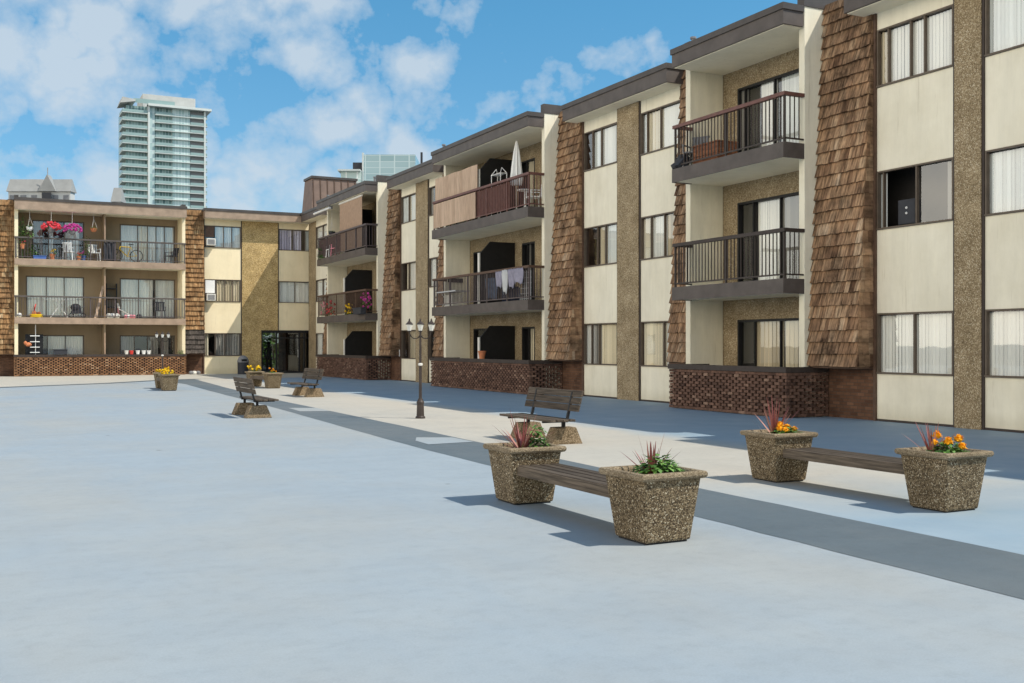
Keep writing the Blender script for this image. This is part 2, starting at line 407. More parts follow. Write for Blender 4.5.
def window(B, fm, u0, u1, z0, z1, panes, name='window', dd=0, fmat='frame', glassm='glass', fw=.034):
    """panes: list of (fraction end, curtain material or None, coverage 0..1 (negative: from the top end))"""
    mb = MB(fm)
    d1, d0 = dd + .022, dd - .07
    mb.box(u0, u1, d0, d1, z1 - fw, z1); mb.box(u0, u1, d0, d1 + .02, z0, z0 + fw)
    mb.box(u0, u0 + fw, d0, d1, z0 + fw, z1 - fw); mb.box(u1 - fw, u1, d0, d1, z0 + fw, z1 - fw)
    ui0, ui1 = u0 + fw, u1 - fw; prev = 0; spans = []
    for k, (fr, cm, cov) in enumerate(panes):
        a = ui0 + (ui1 - ui0) * prev; b = ui0 + (ui1 - ui0) * fr
        if k < len(panes) - 1: mb.box(b - .017, b + .017, d0 + .01, d1 - .012, z0 + fw, z1 - fw)
        spans.append((a, b, cm, cov, k)); prev = fr
    w = mb.build(name, M[fmat], B)
    for a, b, cm, cov, k in spans:
        ds = dd - .055 - .02 * (k % 2)
        if cm == 'open': continue
        MB(fm).add([(a, ds, z0 + .02), (b, ds, z0 + .02), (b, ds, z1 - .02), (a, ds, z1 - .02)], [(0, 1, 2, 3)]).build('pane', M[glassm], w)
        if cm:
            c = MB(fm)
            ua, ub = (a, a + (b - a) * cov) if cov > 0 else (b + (b - a) * cov, b)
            if k == 0 and abs(ua - a) < 1e-6: ua -= .1
            if k == len(spans) - 1 and abs(ub - b) < 1e-6: ub += .1
            corr(c, ua, ub, dd - .10, z0 + .03, z1 - .05, .085 if cm.startswith('blind') else .14, .018 if cm.startswith('blind') else .035)
            c.build('curtain', M[cm], w)
    return w

def wall_open(B, fm, name, u0, u1, z0, z1, da, db, mat, openings):
    us = sorted({u0, u1} | {x for o in openings for x in o[:2]}); zs = sorted({z0, z1} | {x for o in openings for x in o[2:]})
    mb = MB(fm)
    for a, b in zip(us, us[1:]):
        run = None
        for c, d in zip(zs, zs[1:]):
            mu, mz = (a + b) / 2, (c + d) / 2
            if any(o[0] < mu < o[1] and o[2] < mz < o[3] for o in openings): continue
            mb.box(a, b, da, db, c, d)
    return mb.build(name, M[mat], B)

def win_col(B, fm, u0, u1, specs, top=8.62, bottom=0, mat='cream', skip=()):
    """a column of three windows with plain panels between"""
    zs = [bottom] + [z for i, w in enumerate(WZ) if i not in skip for z in w] + [top]
    for a, b in zip(zs[::2], zs[1::2]):
        MB(fm).box(u0, u1, -.14, 0, a + .004, b - .004).build('wall_panel', M[mat], B)
    for i, (s, w) in enumerate(zip(specs, WZ)):
        if i in skip or s is None: continue
        window(B, fm, u0 + .01, u1 - .01, w[0], w[1], s)

def pilaster(B, fm, u0, u1, mat='pebble_dash', z0=0, top=8.62):
    t = .05
    MB(fm).box(u0 + t, u1 - t, -.14, .06, z0, top).build('pilaster', M[mat], B)
    for a in (u0, u1 - t): MB(fm).box(a, a + t, -.14, .035, z0, top).build('trim', M['dark_brown'], B)

def roof_piece(B, fm, u0, u1, d0, d1, zb=8.66, zt=9.12, mat='fascia'):
    r = MB(fm).box(u0, u1, d0, d1, zb, zt - .14).build('roof_edge', M[mat], B)
    MB(fm).box(u0 - .03, u1 + .03, d0, d1 + .035, zt - .14, zt).build('flashing', M['flashing'], r)
    MB(fm).box(u0 + .05, u1 - .05, d0, d1 - .05, zb - .02, zb - .003).build('soffit', M['soffit'], r)
    return r

def shingles(B, fm, ua, ub, open_side, dt=.0, dbm=.48, z0=1.15, z1=9.20, mat='shingle', grey_below=None, pitch=.262):
    """leaning shingle-clad panel between ua and ub; open_side = -1 when its free side faces lower u, +1 higher u"""
    prof = lambda z: dbm + (dt - dbm) * (z - z0) / (z1 - z0)
    core = MB(fm)
    a0, b0 = ua + .03, ub - .03
    core.hexa([(a0, -.25, z0 + .02), (b0, -.25, z0 + .02), (b0, prof(z0) - .03, z0 + .02), (a0, prof(z0) - .03, z0 + .02)],
              [(a0, -.25, z1), (b0, -.25, z1), (b0, prof(z1) - .03, z1), (a0, prof(z1) - .03, z1)])
    core = core.build('shingle_panel', M['trim_brown'], B)
    n = int((z1 - z0) / pitch); mb = MB(fm); mb.mi = 0
    for i in range(n + 1):
        zb = z0 + i * pitch; zt = min(zb + pitch * 1.12, z1 + .02)
        if zb > z1 - .03: break
        mb.mi = 1 if (grey_below and zb < grey_below) else 0
        u = ua - rng.uniform(0, .1); rowj = rng.uniform(-.01, .01)
        while u < ub:
            w = rng.uniform(.09, .2); p, q = max(u, ua), min(u + w - .006, ub); u += w
            if q - p < .02: continue
            j = rng.uniform(-.012, .006) + rowj; o = rng.uniform(.065, .095); zb2 = zb + j
            mb.hexa([(p, prof(zb2) - .03, zb2), (q, prof(zb2) - .03, zb2), (q, prof(zb2) + o, zb2), (p, prof(zb2) + o, zb2)],
                    [(p, prof(zt) - .03, zt), (q, prof(zt) - .03, zt), (q, prof(zt) + .004, zt), (p, prof(zt) + .004, zt)],
                    min(1, max(0, rng.gauss(.5, .2))))
        # free side
        s = -1 if open_side < 0 else 1; ue = ua if s < 0 else ub
        d = 0
        while d < prof(zb) + .03:
            w = rng.uniform(.1, .2); e = min(d + w - .006, prof(zb) + .03); et = min(e, prof(zt) + .0)
            if e - d > .02:
                j = rng.uniform(-.02, .01); o = rng.uniform(.02, .035) * s
                dd0 = min(d, et - .005)
                mb.hexa([(ue, d, zb + j), (ue, e, zb + j), (ue + o, e, zb + j), (ue + o, d, zb + j)],
                        [(ue, dd0, zt), (ue, et, zt), (ue + .004 * s, et, zt), (ue + .004 * s, dd0, zt)], min(1, max(0, rng.gauss(.42, .2))))
            d += w
    mb.build('shingles', [M[mat], M['shingle_grey']], core)
    MB(fm).box(ua + .01, ub - .01, -.05, dbm - .01, z0 - .05, z0 + .015).build('bottom_board', M['trim_brown'], core)
    return core

def brick_under(B, fm, ua, ub):
    MB(fm).box(ua, ub, -.2, -.03, 0, 1.1).build('brick_base', M['brick_solid'], B)

def fin(B, fm, u0, u1, dfront, dback=-.45, top=9.12, mat='fin_concrete'):
    f = MB(fm).box(u0, u1, dback, dfront, 0, top).build('fin_wall', M[mat], B, bevel=.012)
    MB(fm).box(u0 - .02, u1 + .02, dback - .3, dfront + .025, top, top + .30).build('cap', M['flashing'], f)
    return f

def patio_wall(B, fm, u0, u1, df, mat='brick', ret=(True, True)):
    """pierced brick screen with a dark cap: courses of short bricks with open joints"""
    mb = MB(fm); t = .09; h = .068; n = 14
    def run(f, L):
        nb = int(L / .235)
        for r in range(n):
            z = .02 + r * .07
            solid = r in (0, n - 1)
            off = .1175 if r % 2 else 0
            k = -1
            while True:
                k += 1; a = k * .235 - off; b = a + (.229 if solid else .158)
                if a >= L: break
                a = max(a, 0); b = min(b, L)
                if b - a < .03: continue
                f(a, b, z, z + h - .006)
    run(lambda a, b, z, z2: mb.box(u0 + a, u0 + b, df - t, df, z, z2, rng.gauss(.5, .25)), u1 - u0)
    for k, uu in ((0, u0), (1, u1)):
        if not ret[k]: continue
        s = 1 if k == 0 else -1
        run(lambda a, b, z, z2: mb.box(uu, uu + s * t, df - t - .01 - b, df - t - .01 - a, z, z2, rng.gauss(.4, .25)), df - t)
    w = mb.build('patio_wall', M[mat], B)
    MB(fm).box(u0 - .02, u1 + .02, df - t - .03, df + .03, 1.0, 1.12).build('coping', M['dark_brown'], w)
    back = MB(fm); back.box(u0 + .1, u1 - .1, df - t - .05, df - t - .02, 0, .998)
    for k, uu in ((0, u0), (1, u1)):
        if ret[k]:
            s = 1 if k == 0 else -1
            MB(fm).box(min(uu - .02 * s, uu + s * t), max(uu - .02 * s, uu + s * t), .0, df - t - .035, 1.0, 1.118).build('coping', M['dark_brown'], w)
            back.box(min(uu + s * (t + .02), uu + s * (t + .05)), max(uu + s * (t + .02), uu + s * (t + .05)), 0, df - t - .06, 0, .998)
    back.build('backing', M['black'], w)
    return w

def railing(B, fm, u0, u1, df, dr, zf, mat, topmat=None, top=1.12, pitch=.125, posts=3):
    r = MB(fm); g = .012
    zt = zf + top - .08
    n = int((u1 - u0) / pitch)
    for i in range(n + 1):
        u = u0 + .03 + (u1 - u0 - .06) * i / n
        r.box(u - g / 1.2, u + g / 1.2, df - .055, df - .035, zf + .1, zt)
    for u in [u0 + .03 + (u1 - u0 - .06) * k / posts for k in range(posts + 1)]:
        r.box(u - .022, u + .022, df - .07, df - .025, zf - .04, zt)
    r.box(u0, u1, df - .06, df - .03, zf + .085, zf + .12)
    for u in (u0 + .012, u1 - .012):
        r.box(u - .015, u + .015, dr, df - .06, zf + .085, zf + .12)
        m = max(2, int((df - dr) / pitch))
        for i in range(1, m):
            d = dr + (df - .06 - dr) * i / m
            r.box(u - .01, u + .01, d - .01, d + .01, zf + .12, zt)
    o = r.build('railing', M[mat], B)
    t = MB(fm); t.box(u0 - .03, u1 + .03, df - .1, df + .01, zt, zt + .08)
    for u in (u0 + .015, u1 - .015): t.box(u - .045, u + .045, dr, df - .1, zt, zt + .078)
    t.build('top_rail', M[topmat or mat], o)
    return o

def balcony(B, fm, u0, u1, fw0, fw1, df, ff, back, zb, zt, edge='fascia'):
    """slab between fins (fw0, fw1 inner faces) that steps out past their fronts"""
    s = MB(fm)
    s.box(fw0, fw1, back, ff, zb + .02, zt - .02); s.box(u0 + .03, u1 - .03, ff, df - .03, zb + .02, zt - .02)
    s = s.build('balcony_slab', M['soffit'], B)
    e = MB(fm); e.box(u0, u1, df - .03, df, zb, zt + .01)
    e.box(u0, u0 + .03, ff + .004, df - .03, zb, zt + .01); e.box(u1 - .03, u1, ff + .004, df - .03, zb, zt + .01)
    e.build('slab_edge', M[edge], s)
    return s

# ================================================================== RIGHT WING
RB = thing('apartment_building', 'long shaded three-storey apartment wing along the right side, with leaning brown shingle strips', 'apartment building', (16.95, 30, 0), world=True)
def V(*p): return list(p)
bl, bc, tn, lc, gy, be = 'blind', 'blind_cool', 'curtain_tan', 'curtain_lilac', 'curtain_grey', 'curtain_beige'
# body behind everything
b = MB(mapR)
b.box(-8, 70, -12, -.75, 0, 8.9)
b.build('core', M['interior'], RB)
MB(mapR).box(-8, 70, -12, -.5, 8.9, 9.06).build('roof', M['fascia'], RB)
# panel bays: u measured along +Y
def panel_bay_R(u0, u1, p0, p1, near, far, top=8.62):
    win_col(RB, mapR, u0, p0, near, top); win_col(RB, mapR, p1, u1, far, top)
    pilaster(RB, mapR, p0, p1)
# bay nearest the camera (11.9 .. 16.65): the far column is the one at the left in the photo
panel_bay_R(11.95, 16.65, 13.95, 14.66,
    [[(.5, bl, 1), (1, bl, 1)], [(.55, gy, .3), (1, bc, 1)], [(.35, bc, 1), (1, bc, 1)]],
    [[(.5, bl, 1), (1, bl, 1)], [(.47, gy, .2), (.93, 'open', 0), (1, bc, 1)], [(.36, bl, 1), (.55, bl, 1), (.86, bl, 1), (1, tn, 1)]])
panel_bay_R(23.66, 28.83, 25.63, 26.86,
    [[(.42, bl, 1), (1, be, 1)], [(.4, tn, 1), (.75, bl, 1), (1, be, 1)], [(.5, bl, 1), (.85, be, 1), (1, bc, 1)]],
    [[(.55, be, 1), (.78, gy, 1), (1, bl, 1)], [(.35, bc, 1), (.6, tn, 1), (1, None, 0)], [(.48, bl, 1), (.75, bc, 1), (1, None, 0)]])
panel_bay_R(40.1, 45.0, 41.70, 43.16,
    [[(.5, bl, 1), (1, None, 0)], [(.5, bc, 1), (1, bl, 1)], [(.5, bc, 1), (1, gy, 1)]],
    [[(.5, tn, 1), (1, None, 0)], [(.5, bl, 1), (1, be, .5)], [(.5, be, 1), (1, bc, 1)]])
panel_bay_R(-.9, 4.1, 1.2, 1.95,
    [[(.5, bl, 1), (1, bl, 1)]] * 3, [[(.5, bl, 1), (1, be, 1)]] * 3)
win_col(RB, mapR, 56.0, 58.6, [[(.5, bl, 1), (1, bl, 1)]] * 3)
MB(mapR).box(58.6, 60.1, -.14, 0, 0, 8.62).build('pilaster', M['pebble_dash'], RB)
for a in (11.95, 16.65, 23.66, 28.83, 40.1, 45.0, 4.1, 56.0):
    MB(mapR).box(a - .07 if a in (11.95, 23.66, 40.1, 56.0) else a + .002, a - .002 if a in (11.95, 23.66, 40.1, 56.0) else a + .07, -.14, .05, 0, 8.62).build('trim', M['trim_brown'], RB)
for a, c in ((11.45, 17.0), (23.5, 29.15), (39.85, 45.25), (-1.4, 4.45), (55.6, 59.55)):
    roof_piece(RB, mapR, a, c, -.9, .6, 8.62)
    MB(mapR).box(max(a, a) + .1, c - .1, -.75, -.14, 8.5, 8.6).build('ceiling', M['interior'], RB)
# side shingle strips, fins and balcony bays
bays = [(18.2, 22.42, 16.73, 23.58), (30.36, 38.5, 28.91, 40.02), (46.5, 54.3, 45.08, 55.55), (5.75, 9.95, 4.18, 11.87)]
DF, FF, BK = 1.2, .6, -.45
doorspec = {
 0: [[(19.05, 21.85, [(.42, be, .9), (.78, tn, 1), (1, None, 0)])], [(19.05, 21.85, [(.42, gy, 1), (.8, bl, .9), (1, None, 0)])], [(19.05, 21.85, [(.5, bc, .9), (.92, bl, .55), (1, gy, 1)])]],
 1: [[(33.0, 34.0, [(.5, be, 1), (1, None, 0)]), (36.2, 38.2, [(.45, be, .5), (1, None, 0)])], [(33.0, 34.0, [(.6, None, 0), (1, gy, .5)]), (36.2, 38.2, [(.5, None, 0), (1, None, 0)])], [(33.0, 34.3, [(.5, be, 1), (1, None, 0)]), (36.2, 38.2, [(.5, be, 1), (1, None, 0)])]],
 2: [[(48.5, 49.6, [(.5, None, 0), (1, be, 1)]), (51.4, 53.4, [(.5, be, 1), (1, None, 0)])]] * 3,
 3: [[(6.8, 9.2, [(.5, be, 1), (1, None, 0)])]] * 3,
}
for bi, (u0, u1, wn, wf) in enumerate(bays):
    fn = fin(RB, mapR, u0, u0 + .18, FF, BK); ffr = fin(RB, mapR, u1 + .02, u1 + .22, FF, BK)
    shingles(RB, mapR, wn, u0 - .005, -1); shingles(RB, mapR, u1 + .225, wf, +1)
    brick_under(RB, mapR, wn, u0 - .005); brick_under(RB, mapR, u1 + .225, wf)
    a, c = u0 + .185, u1 + .015
    ops = []
    for k in range(3):
        zf = FL[k][0]; zt = (2.25, 5.25, 8.18)[k]
        op = [(x, y, zf, zt) for x, y, _ in doorspec[bi][k]]
        wall_open(RB, mapR, 'back_wall', a, c, zf - .02 if k else 0, FL[k][1] + .05, BK - .12, BK, 'pebble_dash', op)
        for x, y, sp in doorspec[bi][k]:
            window(RB, mapR, x, y, zf + .01, zt, sp, 'sliding_door', BK - .02, 'black', 'glass', .06)
    roof_piece(RB, mapR, u0, u1 - .02, FF + .03, DF, 8.66)
    MB(mapR).box(a, c, -.9, FF + .03, 8.66, 9.05).build('roof_deck', M['soffit'], RB)
    MB(mapR).box(a, c, BK, DF - .1, .0, .05).build('patio_floor', M['mid_grey'], RB)
    for k in (0, 1):
        balcony(RB, mapR, u0, u1 - .02, a, c, DF, FF, BK, (2.74, 5.73)[k], (3.06, 6.06)[k])
    patio_wall(RB, mapR, u0 - .1, u1 + .1, DF)
    rail = {0: (('dark_brown', 'dark_brown'), ('dark_brown', 'red_brown')), 1: (('grey_rail', 'trim_brown'), ('red_brown', 'red_brown')), 2: (('trim_brown', 'trim_brown'), ('grey_rail', 'grey_rail')), 3: (('dark_brown', 'dark_brown'),) * 2}[bi]
    for k in (0, 1):
        railing(RB, mapR, u0 + .02, u1 - .04, DF - .03, FF, (3.06, 6.06)[k], *rail[k], posts=2 if u1 - u0 < 5 else 5)
    if bi in (1, 2):   # black privacy partition with a cut-off outer corner on every storey
        um = 34.55 if bi == 1 else 50.3
        for k in range(3):
            z0, zt = FL[k][0], (2.3, 5.32, 8.32)[k]
            pr = [(BK + .002, z0), (.95, z0), (.95, zt - .45), (.55, zt), (BK + .002, zt)]
            MB(mapR).prism([(um, d, z) for d, z in pr], [(um + .08, d, z) for d, z in pr]).build('partition', M['black'], RB)
            MB(mapR).box(um - .02, um + .1, .955, 1.0, z0, zt - .42).build('post', M['off_white'], RB)
for u0, u1, k in ((50.6, 54.2, 1), (31.9, 34.45, 1)):
    MB(mapR).box(u0, u1, DF - .115, DF - .10, (3.06, 6.06)[k] + .14, (3.06, 6.06)[k] + 1.0).build('rail_panel', M['rail_infill'], RB)
for a, c in ((11.95, 16.65), (23.66, 28.83), (40.1, 45.0), (-.9, 4.1), (56.0, 60.1)):
    MB(mapR).box(a, c, 0.002, .016, .004, .05).build('base_strip', M['dark_brown'], RB)
# drip lamp under the nearest roof, pipes on the roof
for u, d, z, h in ((21.9, .9, 9.12, .18), (38.0, .9, 9.12, .2), (53.5, .85, 9.12, .2), (47.2, .5, 9.12, .28)):
    MB(mapR).cyl((u, d, z), (u, d, z + h), .05).cyl((u, d, z + h), (u, d, z + h + .05), .08).build('roof_vent', M['mid_grey'], RB)

# ================================================================== LEFT WING
LB = thing('apartment_building', 'sunlit three-storey apartment wing at the courtyard\'s far end, with tan pilaster and glass entrance', 'apartment building', (6, 60.3, 0), world=True)
LB_back = -9.5
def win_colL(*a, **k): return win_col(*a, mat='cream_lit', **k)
b = MB(mapL)
b.box(-14, 14.2, LB_back, -1.35, 0, 8.9); b.box(14.2, 18.5, LB_back, -1.35, 2.6, 8.9); b.box(17.9, 18.5, LB_back, -1.35, 0, 2.6)
b.build('core', M['interior'], LB)
MB(mapL).box(-14, 16.9, LB_back, -.9, 8.9, 9.06).build('roof', M['fascia'], LB)
LF, LFF, LBK = .7, .55, -1.0
# panel bay with the entrance
win_colL(LB, mapL, 11.12, 13.12, [[(.28, be, .35), (.55, gy, 1), (1, gy, 1)], [(.3, None, 0), (.55, tn, 1), (.78, tn, 1), (1, tn, 1)], [(.26, None, 0), (.52, bc, 1), (.76, bc, 1), (1, bc, 1)]])
win_colL(LB, mapL, 15.25, 17.2, [None, [(.48, bc, 1), (1, bl, 1)], [(.42, lc, .9), (.8, lc, .7), (1, bc, 1)]], skip=(0,), bottom=2.45)
pb = MB(mapL); t = .05
pb.box(13.12 + t, 15.25 - t, -.14, .05, 2.45, 8.62); pb.box(13.12 + t, 14.25, -.14, .05, 0, 2.45)
pb.build('pilaster', M['pebble_lit'], LB)
MB(mapL).box(13.12, 13.12 + t, -.14, .03, 0, 8.62).build('trim', M['dark_brown'], LB)
MB(mapL).box(15.25 - t, 15.25, -.14, .03, 2.45, 8.62).build('trim', M['dark_brown'], LB)
MB(mapL).box(17.2, 17.26, -.14, .03, 2.45, 8.62).build('trim', M['dark_brown'], LB)
MB(mapL).box(17.26, 18.3, -.14, .03, 2.45, 8.62).build('pilaster', M['pebble_dash'], LB)
MB(mapL).box(17.62, 18.3, -.14, .03, 0, 2.45).build('brick_base', M['brick_solid'], LB)
MB(mapL).box(11.05, 11.115, -.14, .03, 0, 8.62).build('trim', M['trim_brown'], LB)
# infill boards by the two air conditioners
MB(mapL).box(11.17, 11.68, -.05, .01, 7.60, 8.19).build('infill_board', M['trim_brown'], LB)
MB(mapL).box(11.17, 11.68, -.05, .01, 4.50, 5.21).build('infill_board', M['white'], LB)
roof_piece(LB, mapL, 11.02, 17.0, -1.0, LF, 8.60, 9.12, 'fascia_lit')
# entrance
en = MB(mapL)
for a, c in ((14.25, 14.34), (15.1, 15.17), (16.42, 16.5), (16.72, 16.78), (17.52, 17.61)): en.box(a, c, -.1, .03, 0, 2.3)
en.box(14.25, 17.61, -.1, .05, 2.3, 2.45); en.box(14.34, 17.52, -.09, .02, 1.98, 2.05); en.box(14.34, 17.52, -.09, .02, 0, .1)
en = en.build('entrance', M['black'], LB)
for a, c in ((14.34, 15.1), (15.17, 16.42), (16.5, 16.72), (16.78, 17.52)):
    MB(mapL).add([(a, -.04, .1), (c, -.04, .1), (c, -.04, 2.3), (a, -.04, 2.3)], [(0, 1, 2, 3)]).build('pane', M['dark_glass'], en)
MB(mapL).cyl((16.36, .07, .9), (16.36, .07, 1.35), .018).cyl((16.36, .02, .95), (16.36, .07, .95), .012).cyl((16.36, .02, 1.3), (16.36, .07, 1.3), .012).build('handle', M['alu'], en)
lob = MB(mapL); lob.box(14.2, 17.9, LB_back, -.2, -.001, .012); lob.box(14.2, 17.9, LB_back, -.2, 2.5, 2.59)
lob.box(14.1, 14.2, LB_back, -.2, 0, 2.6); lob.box(17.8, 17.9, LB_back, -.2, 0, 2.6); lob.box(16.75, 17.8, -4.2, -4.1, 0, 2.6)
lob.build('lobby', M['interior'], LB)
# balcony bay
u0, u1 = 1.57, 10.0
fin(LB, mapL, u0, u0 + .17, LFF, LBK, 8.95, 'cream_lit'); fin(LB, mapL, u1 - .17, u1, LFF, LBK, 8.95, 'cream_lit')
shingles(LB, mapL, .35, u0 - .005, -1, .1, .45, z1=9.02, mat='shingle_gold'); shingles(LB, mapL, u1 + .005, 11.04, +1, .1, .45, z1=9.02, mat='shingle_gold', grey_below=2.35)
brick_under(LB, mapL, .35, u0); brick_under(LB, mapL, u1, 11.04)
a, c = u0 + .175, u1 - .175
ld = [[(2.15, 5.0, [(.36, be, .2), (.68, bl, 1), (1, bl, 1)]), (6.8, 9.7, [(.25, gy, 1), (.5, None, 0), (.75, gy, .8), (1, gy, .6)])],
      [(2.15, 5.0, [(.34, bl, 1), (.66, bl, 1), (1, bl, 1)]), (6.8, 9.7, [(.33, bl, 1), (.64, bl, .9), (1, bc, 1)])],
      [(2.45, 5.0, [(.3, gy, .6), (.62, bc, .3), (1, bc, .8)]), (6.8, 9.7, [(.31, bl, 1), (.5, be, 1), (.66, bl, 1), (.82, bc, 1), (1, bc, 1)])]]
for k in range(3):
    zf = FL[k][0]; zt = (2.14, 5.25, 8.2)[k]
    wall_open(LB, mapL, 'back_wall', a, c, zf - .02 if k else 0, FL[k][1] + .05, LBK - .12, LBK, 'olive_wall', [(x, y, zf, zt) for x, y, _ in ld[k]])
    for x, y, sp in ld[k]:
        window(LB, mapL, x, y, zf + .01, zt, sp, 'sliding_door', LBK - .02, 'frame', 'glass', .06)
    MB(mapL).box(5.86, 5.94, LBK + .002, LFF - .1, zf, FL[k][1]).build('partition', M['olive_wall'], LB)
    MB(mapL).box(5.87, 5.93, LFF - .095, LFF - .05, zf, zf + 2.2).build('post', M['tan_blind'], LB)
roof_piece(LB, mapL, u0, u1 + .03, LFF + .03, LF + .12, 8.52, 9.12, 'fascia_lit')
MB(mapL).box(a, c, -1.1, LFF + .03, 8.55, 9.05).build('roof_deck', M['soffit'], LB)
MB(mapL).box(u0 - .3, u1 + 1.05, -1.3, -.1, 8.6, 9.1).build('parapet', M['flashing'], LB)
MB(mapL).box(a, c, LBK, LF - .1, .0, .05).build('patio_floor', M['mid_grey'], LB)
for k in (0, 1):
    balcony(LB, mapL, u0, u1, a, c, LF, LFF, LBK, (2.70, 5.70)[k], (3.02, 6.02)[k], 'fascia_lit')
    railing(LB, mapL, u0 + .02, u1 - .02, LF - .02, LFF - .02, (3.02, 6.02)[k], 'grey_rail', 'fascia', pitch=.14, posts=7)
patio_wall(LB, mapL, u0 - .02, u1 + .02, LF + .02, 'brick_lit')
# the wing goes on to the left, out of the photograph
win_colL(LB, mapL, -2.0, .28, [[(.5, bl, 1), (1, bl, 1)]] * 3); win_colL(LB, mapL, -7, -4, [[(.5, bl, 1), (1, bl, 1)]] * 3)
pilaster(LB, mapL, -4, -2.0, 'pebble_lit')
roof_piece(LB, mapL, -7.2, .35, -1.0, LF, 8.60, 9.12, 'fascia_lit')
# metal-clad plant room on the roof of the corner
pr = MB()
x0, x1, y0, y1 = 18.0, 20.75, 63.0, 64.7
pr.hexa([(x0 - .12, y0 - .25, 9.0), (x1 + .3, y0 - .25, 9.0), (x1 + .3, y1 + .5, 9.0), (x0 - .12, y1 + .5, 9.0)], [(x0, y0, 11.72), (x1, y0, 11.72), (x1, y1, 11.72), (x0, y1, 11.72)])
pent = pr.build('plant_room', M['plant_room_brown'], LB)
for k in range(7):
    x = x0 + .02 + k * .44
    MB().hexa([(x, y0 - .29, 9.0), (x + .045, y0 - .29, 9.0), (x + .045, y0 - .2, 9.0), (x, y0 - .2, 9.0)], [(x, y0 - .04, 11.72), (x + .045, y0 - .04, 11.72), (x + .045, y0 + .05, 11.72), (x, y0 + .05, 11.72)]).build('seam', M['trim_brown'], pent)
MB().box(x0 - .08, x1 + .08, y0 - .08, y1, 11.72, 11.86).build('cap', M['flashing'], pent)

# ================================================================== background buildings
def facade_glass(name, c1, c2, pw, ph, frame=(.50, .56, .55)):
    m, nt, b = base(name, .25, .5)
    sp = nt.nodes.new('ShaderNodeSeparateXYZ'); nt.links.new(pos(nt), sp.inputs[0])
    ad = N(nt, 'ShaderNodeMath', operation='ADD'); nt.links.new(sp.outputs[0], ad.inputs[0]); nt.links.new(sp.outputs[1], ad.inputs[1])
    cb = nt.nodes.new('ShaderNodeCombineXYZ'); nt.links.new(ad.outputs[0], cb.inputs[0]); nt.links.new(sp.outputs[2], cb.inputs[1])
    br = N(nt, 'ShaderNodeTexBrick', Scale=1.0, offset=0.0); nt.links.new(cb.outputs[0], br.inputs['Vector'])
    br.inputs['Brick Width'].default_value = pw; br.inputs['Row Height'].default_value = ph; br.inputs['Mortar Size'].default_value = .07
    br.inputs['Color1'].default_value = (*c1, 1); br.inputs['Color2'].default_value = (*c2, 1); br.inputs['Mortar'].default_value = (*frame, 1)
    nt.links.new(br.outputs['Color'], b.inputs['Base Color'])
    return m
facade_glass('tower_glass', (.085, .155, .15), (.27, .38, .36), 1.15, 3.0)
facade_glass('tower_glass_pale', (.30, .43, .42), (.50, .61, .59), 1.2, 3.0, (.7, .74, .74))
facade_glass('curtain_wall', (.22, .36, .39), (.36, .50, .53), 1.6, 1.5, (.48, .60, .61))
plain('tower_white', (.58, .62, .60), .6, .05, .3); plain('tower_concrete', (.46, .46, .44), .8, .1, .3)
plain('tower_rail', (.27, .38, .37), .4, .06, .3)
plain('house_roof', (.30, .30, .29), .8, .1, .4); plain('house_wall', (.55, .55, .53), .8, .06, .3)

T = thing('tower_block', 'tall pale glass high-rise with white balcony slabs rising behind the left roof', 'tower', (95, 440, 0), world=True)
X0, X1, Y0, Y1 = 50.8, 80.6, 437.0, 462.0; H = 95; FH = 3.0
MB().box(X0, X1, Y0, Y1, 0, H).build('facade', M['tower_glass'], T)
for p, q in ((8.6, 10.6), (17.2, 24.0)): MB().box(X0 + p, X0 + q, Y0 - .9, Y0 - .05, 0, H).build('glazed_bay', M['tower_glass_pale'], T)
MB().box(X0 + 7.9, X0 + 8.6, Y0 - 1.95, Y0 + .5, 0, H + 1).build('column', M['tower_white'], T)
MB().box(X1 - .5, X1 + .1, Y0 - 2.0, Y0 - 1.2, 0, H).build('column', M['tower_white'], T)
for k in range(10, 33):
    z = H - (k - 9) * FH
    s1 = MB().box(X0 - 1.6, X0 + 7.9, Y0 - 1.8, Y0 + 9, z - .13, z + .13).build('floor_slab', M['tower_white'], T)
    MB().box(X0 - 1.5, X0 + 7.8, Y0 - 1.75, Y0 - 1.68, z + .22, z + 1.2).build('balustrade', M['tower_rail'], s1)
    MB().box(X0 - 1.55, X0 - 1.48, Y0 - 1.66, Y0 + 8.9, z + .22, z + 1.2).build('balustrade', M['tower_rail'], s1)
    s2 = MB().box(X0 + 10.6, X1 + .8, Y0 - 1.9, Y0 - .02, z - .13, z + .13).build('floor_slab', M['tower_white'], T)
    MB().box(X0 + 10.7, X0 + 17.2, Y0 - 1.85, Y0 - 1.78, z + .22, z + 1.2).build('balustrade', M['tower_rail'], s2)
    MB().box(X0 + 24, X1 + .7, Y0 - 1.85, Y0 - 1.78, z + .22, z + 1.2).build('balustrade', M['tower_rail'], s2)
    for p, q in ((1.0, 1.6), (4.4, 4.9), (12.6, 13.1), (15.2, 15.8)): pass
MB().box(X0 + 24.2, X1 - .6, Y0 - .3, Y0 - .03, 0, H - .3).build('recess', M['mid_grey'], T)
MB().box(X0 + 7.9, X1 + 2.2, Y0 - 3.2, Y1, H, H + .9).build('roof_slab', M['tower_white'], T)
MB().hexa([(X0 - 2.4, Y0 - 2.6, H + .2), (X0 + 3.2, Y0 - 2.6, H + 1.3), (X0 + 3.2, Y0 + 9, H + 1.3), (X0 - 2.4, Y0 + 9, H + .2)], [(X0 - 1.6, Y0 - 2.6, H + 2.6), (X0 + 3.2, Y0 - 2.6, H + 2.0), (X0 + 3.2, Y0 + 9, H + 2.0), (X0 - 1.6, Y0 + 9, H + 2.6)]).build('canopy', M['tower_concrete'], T)
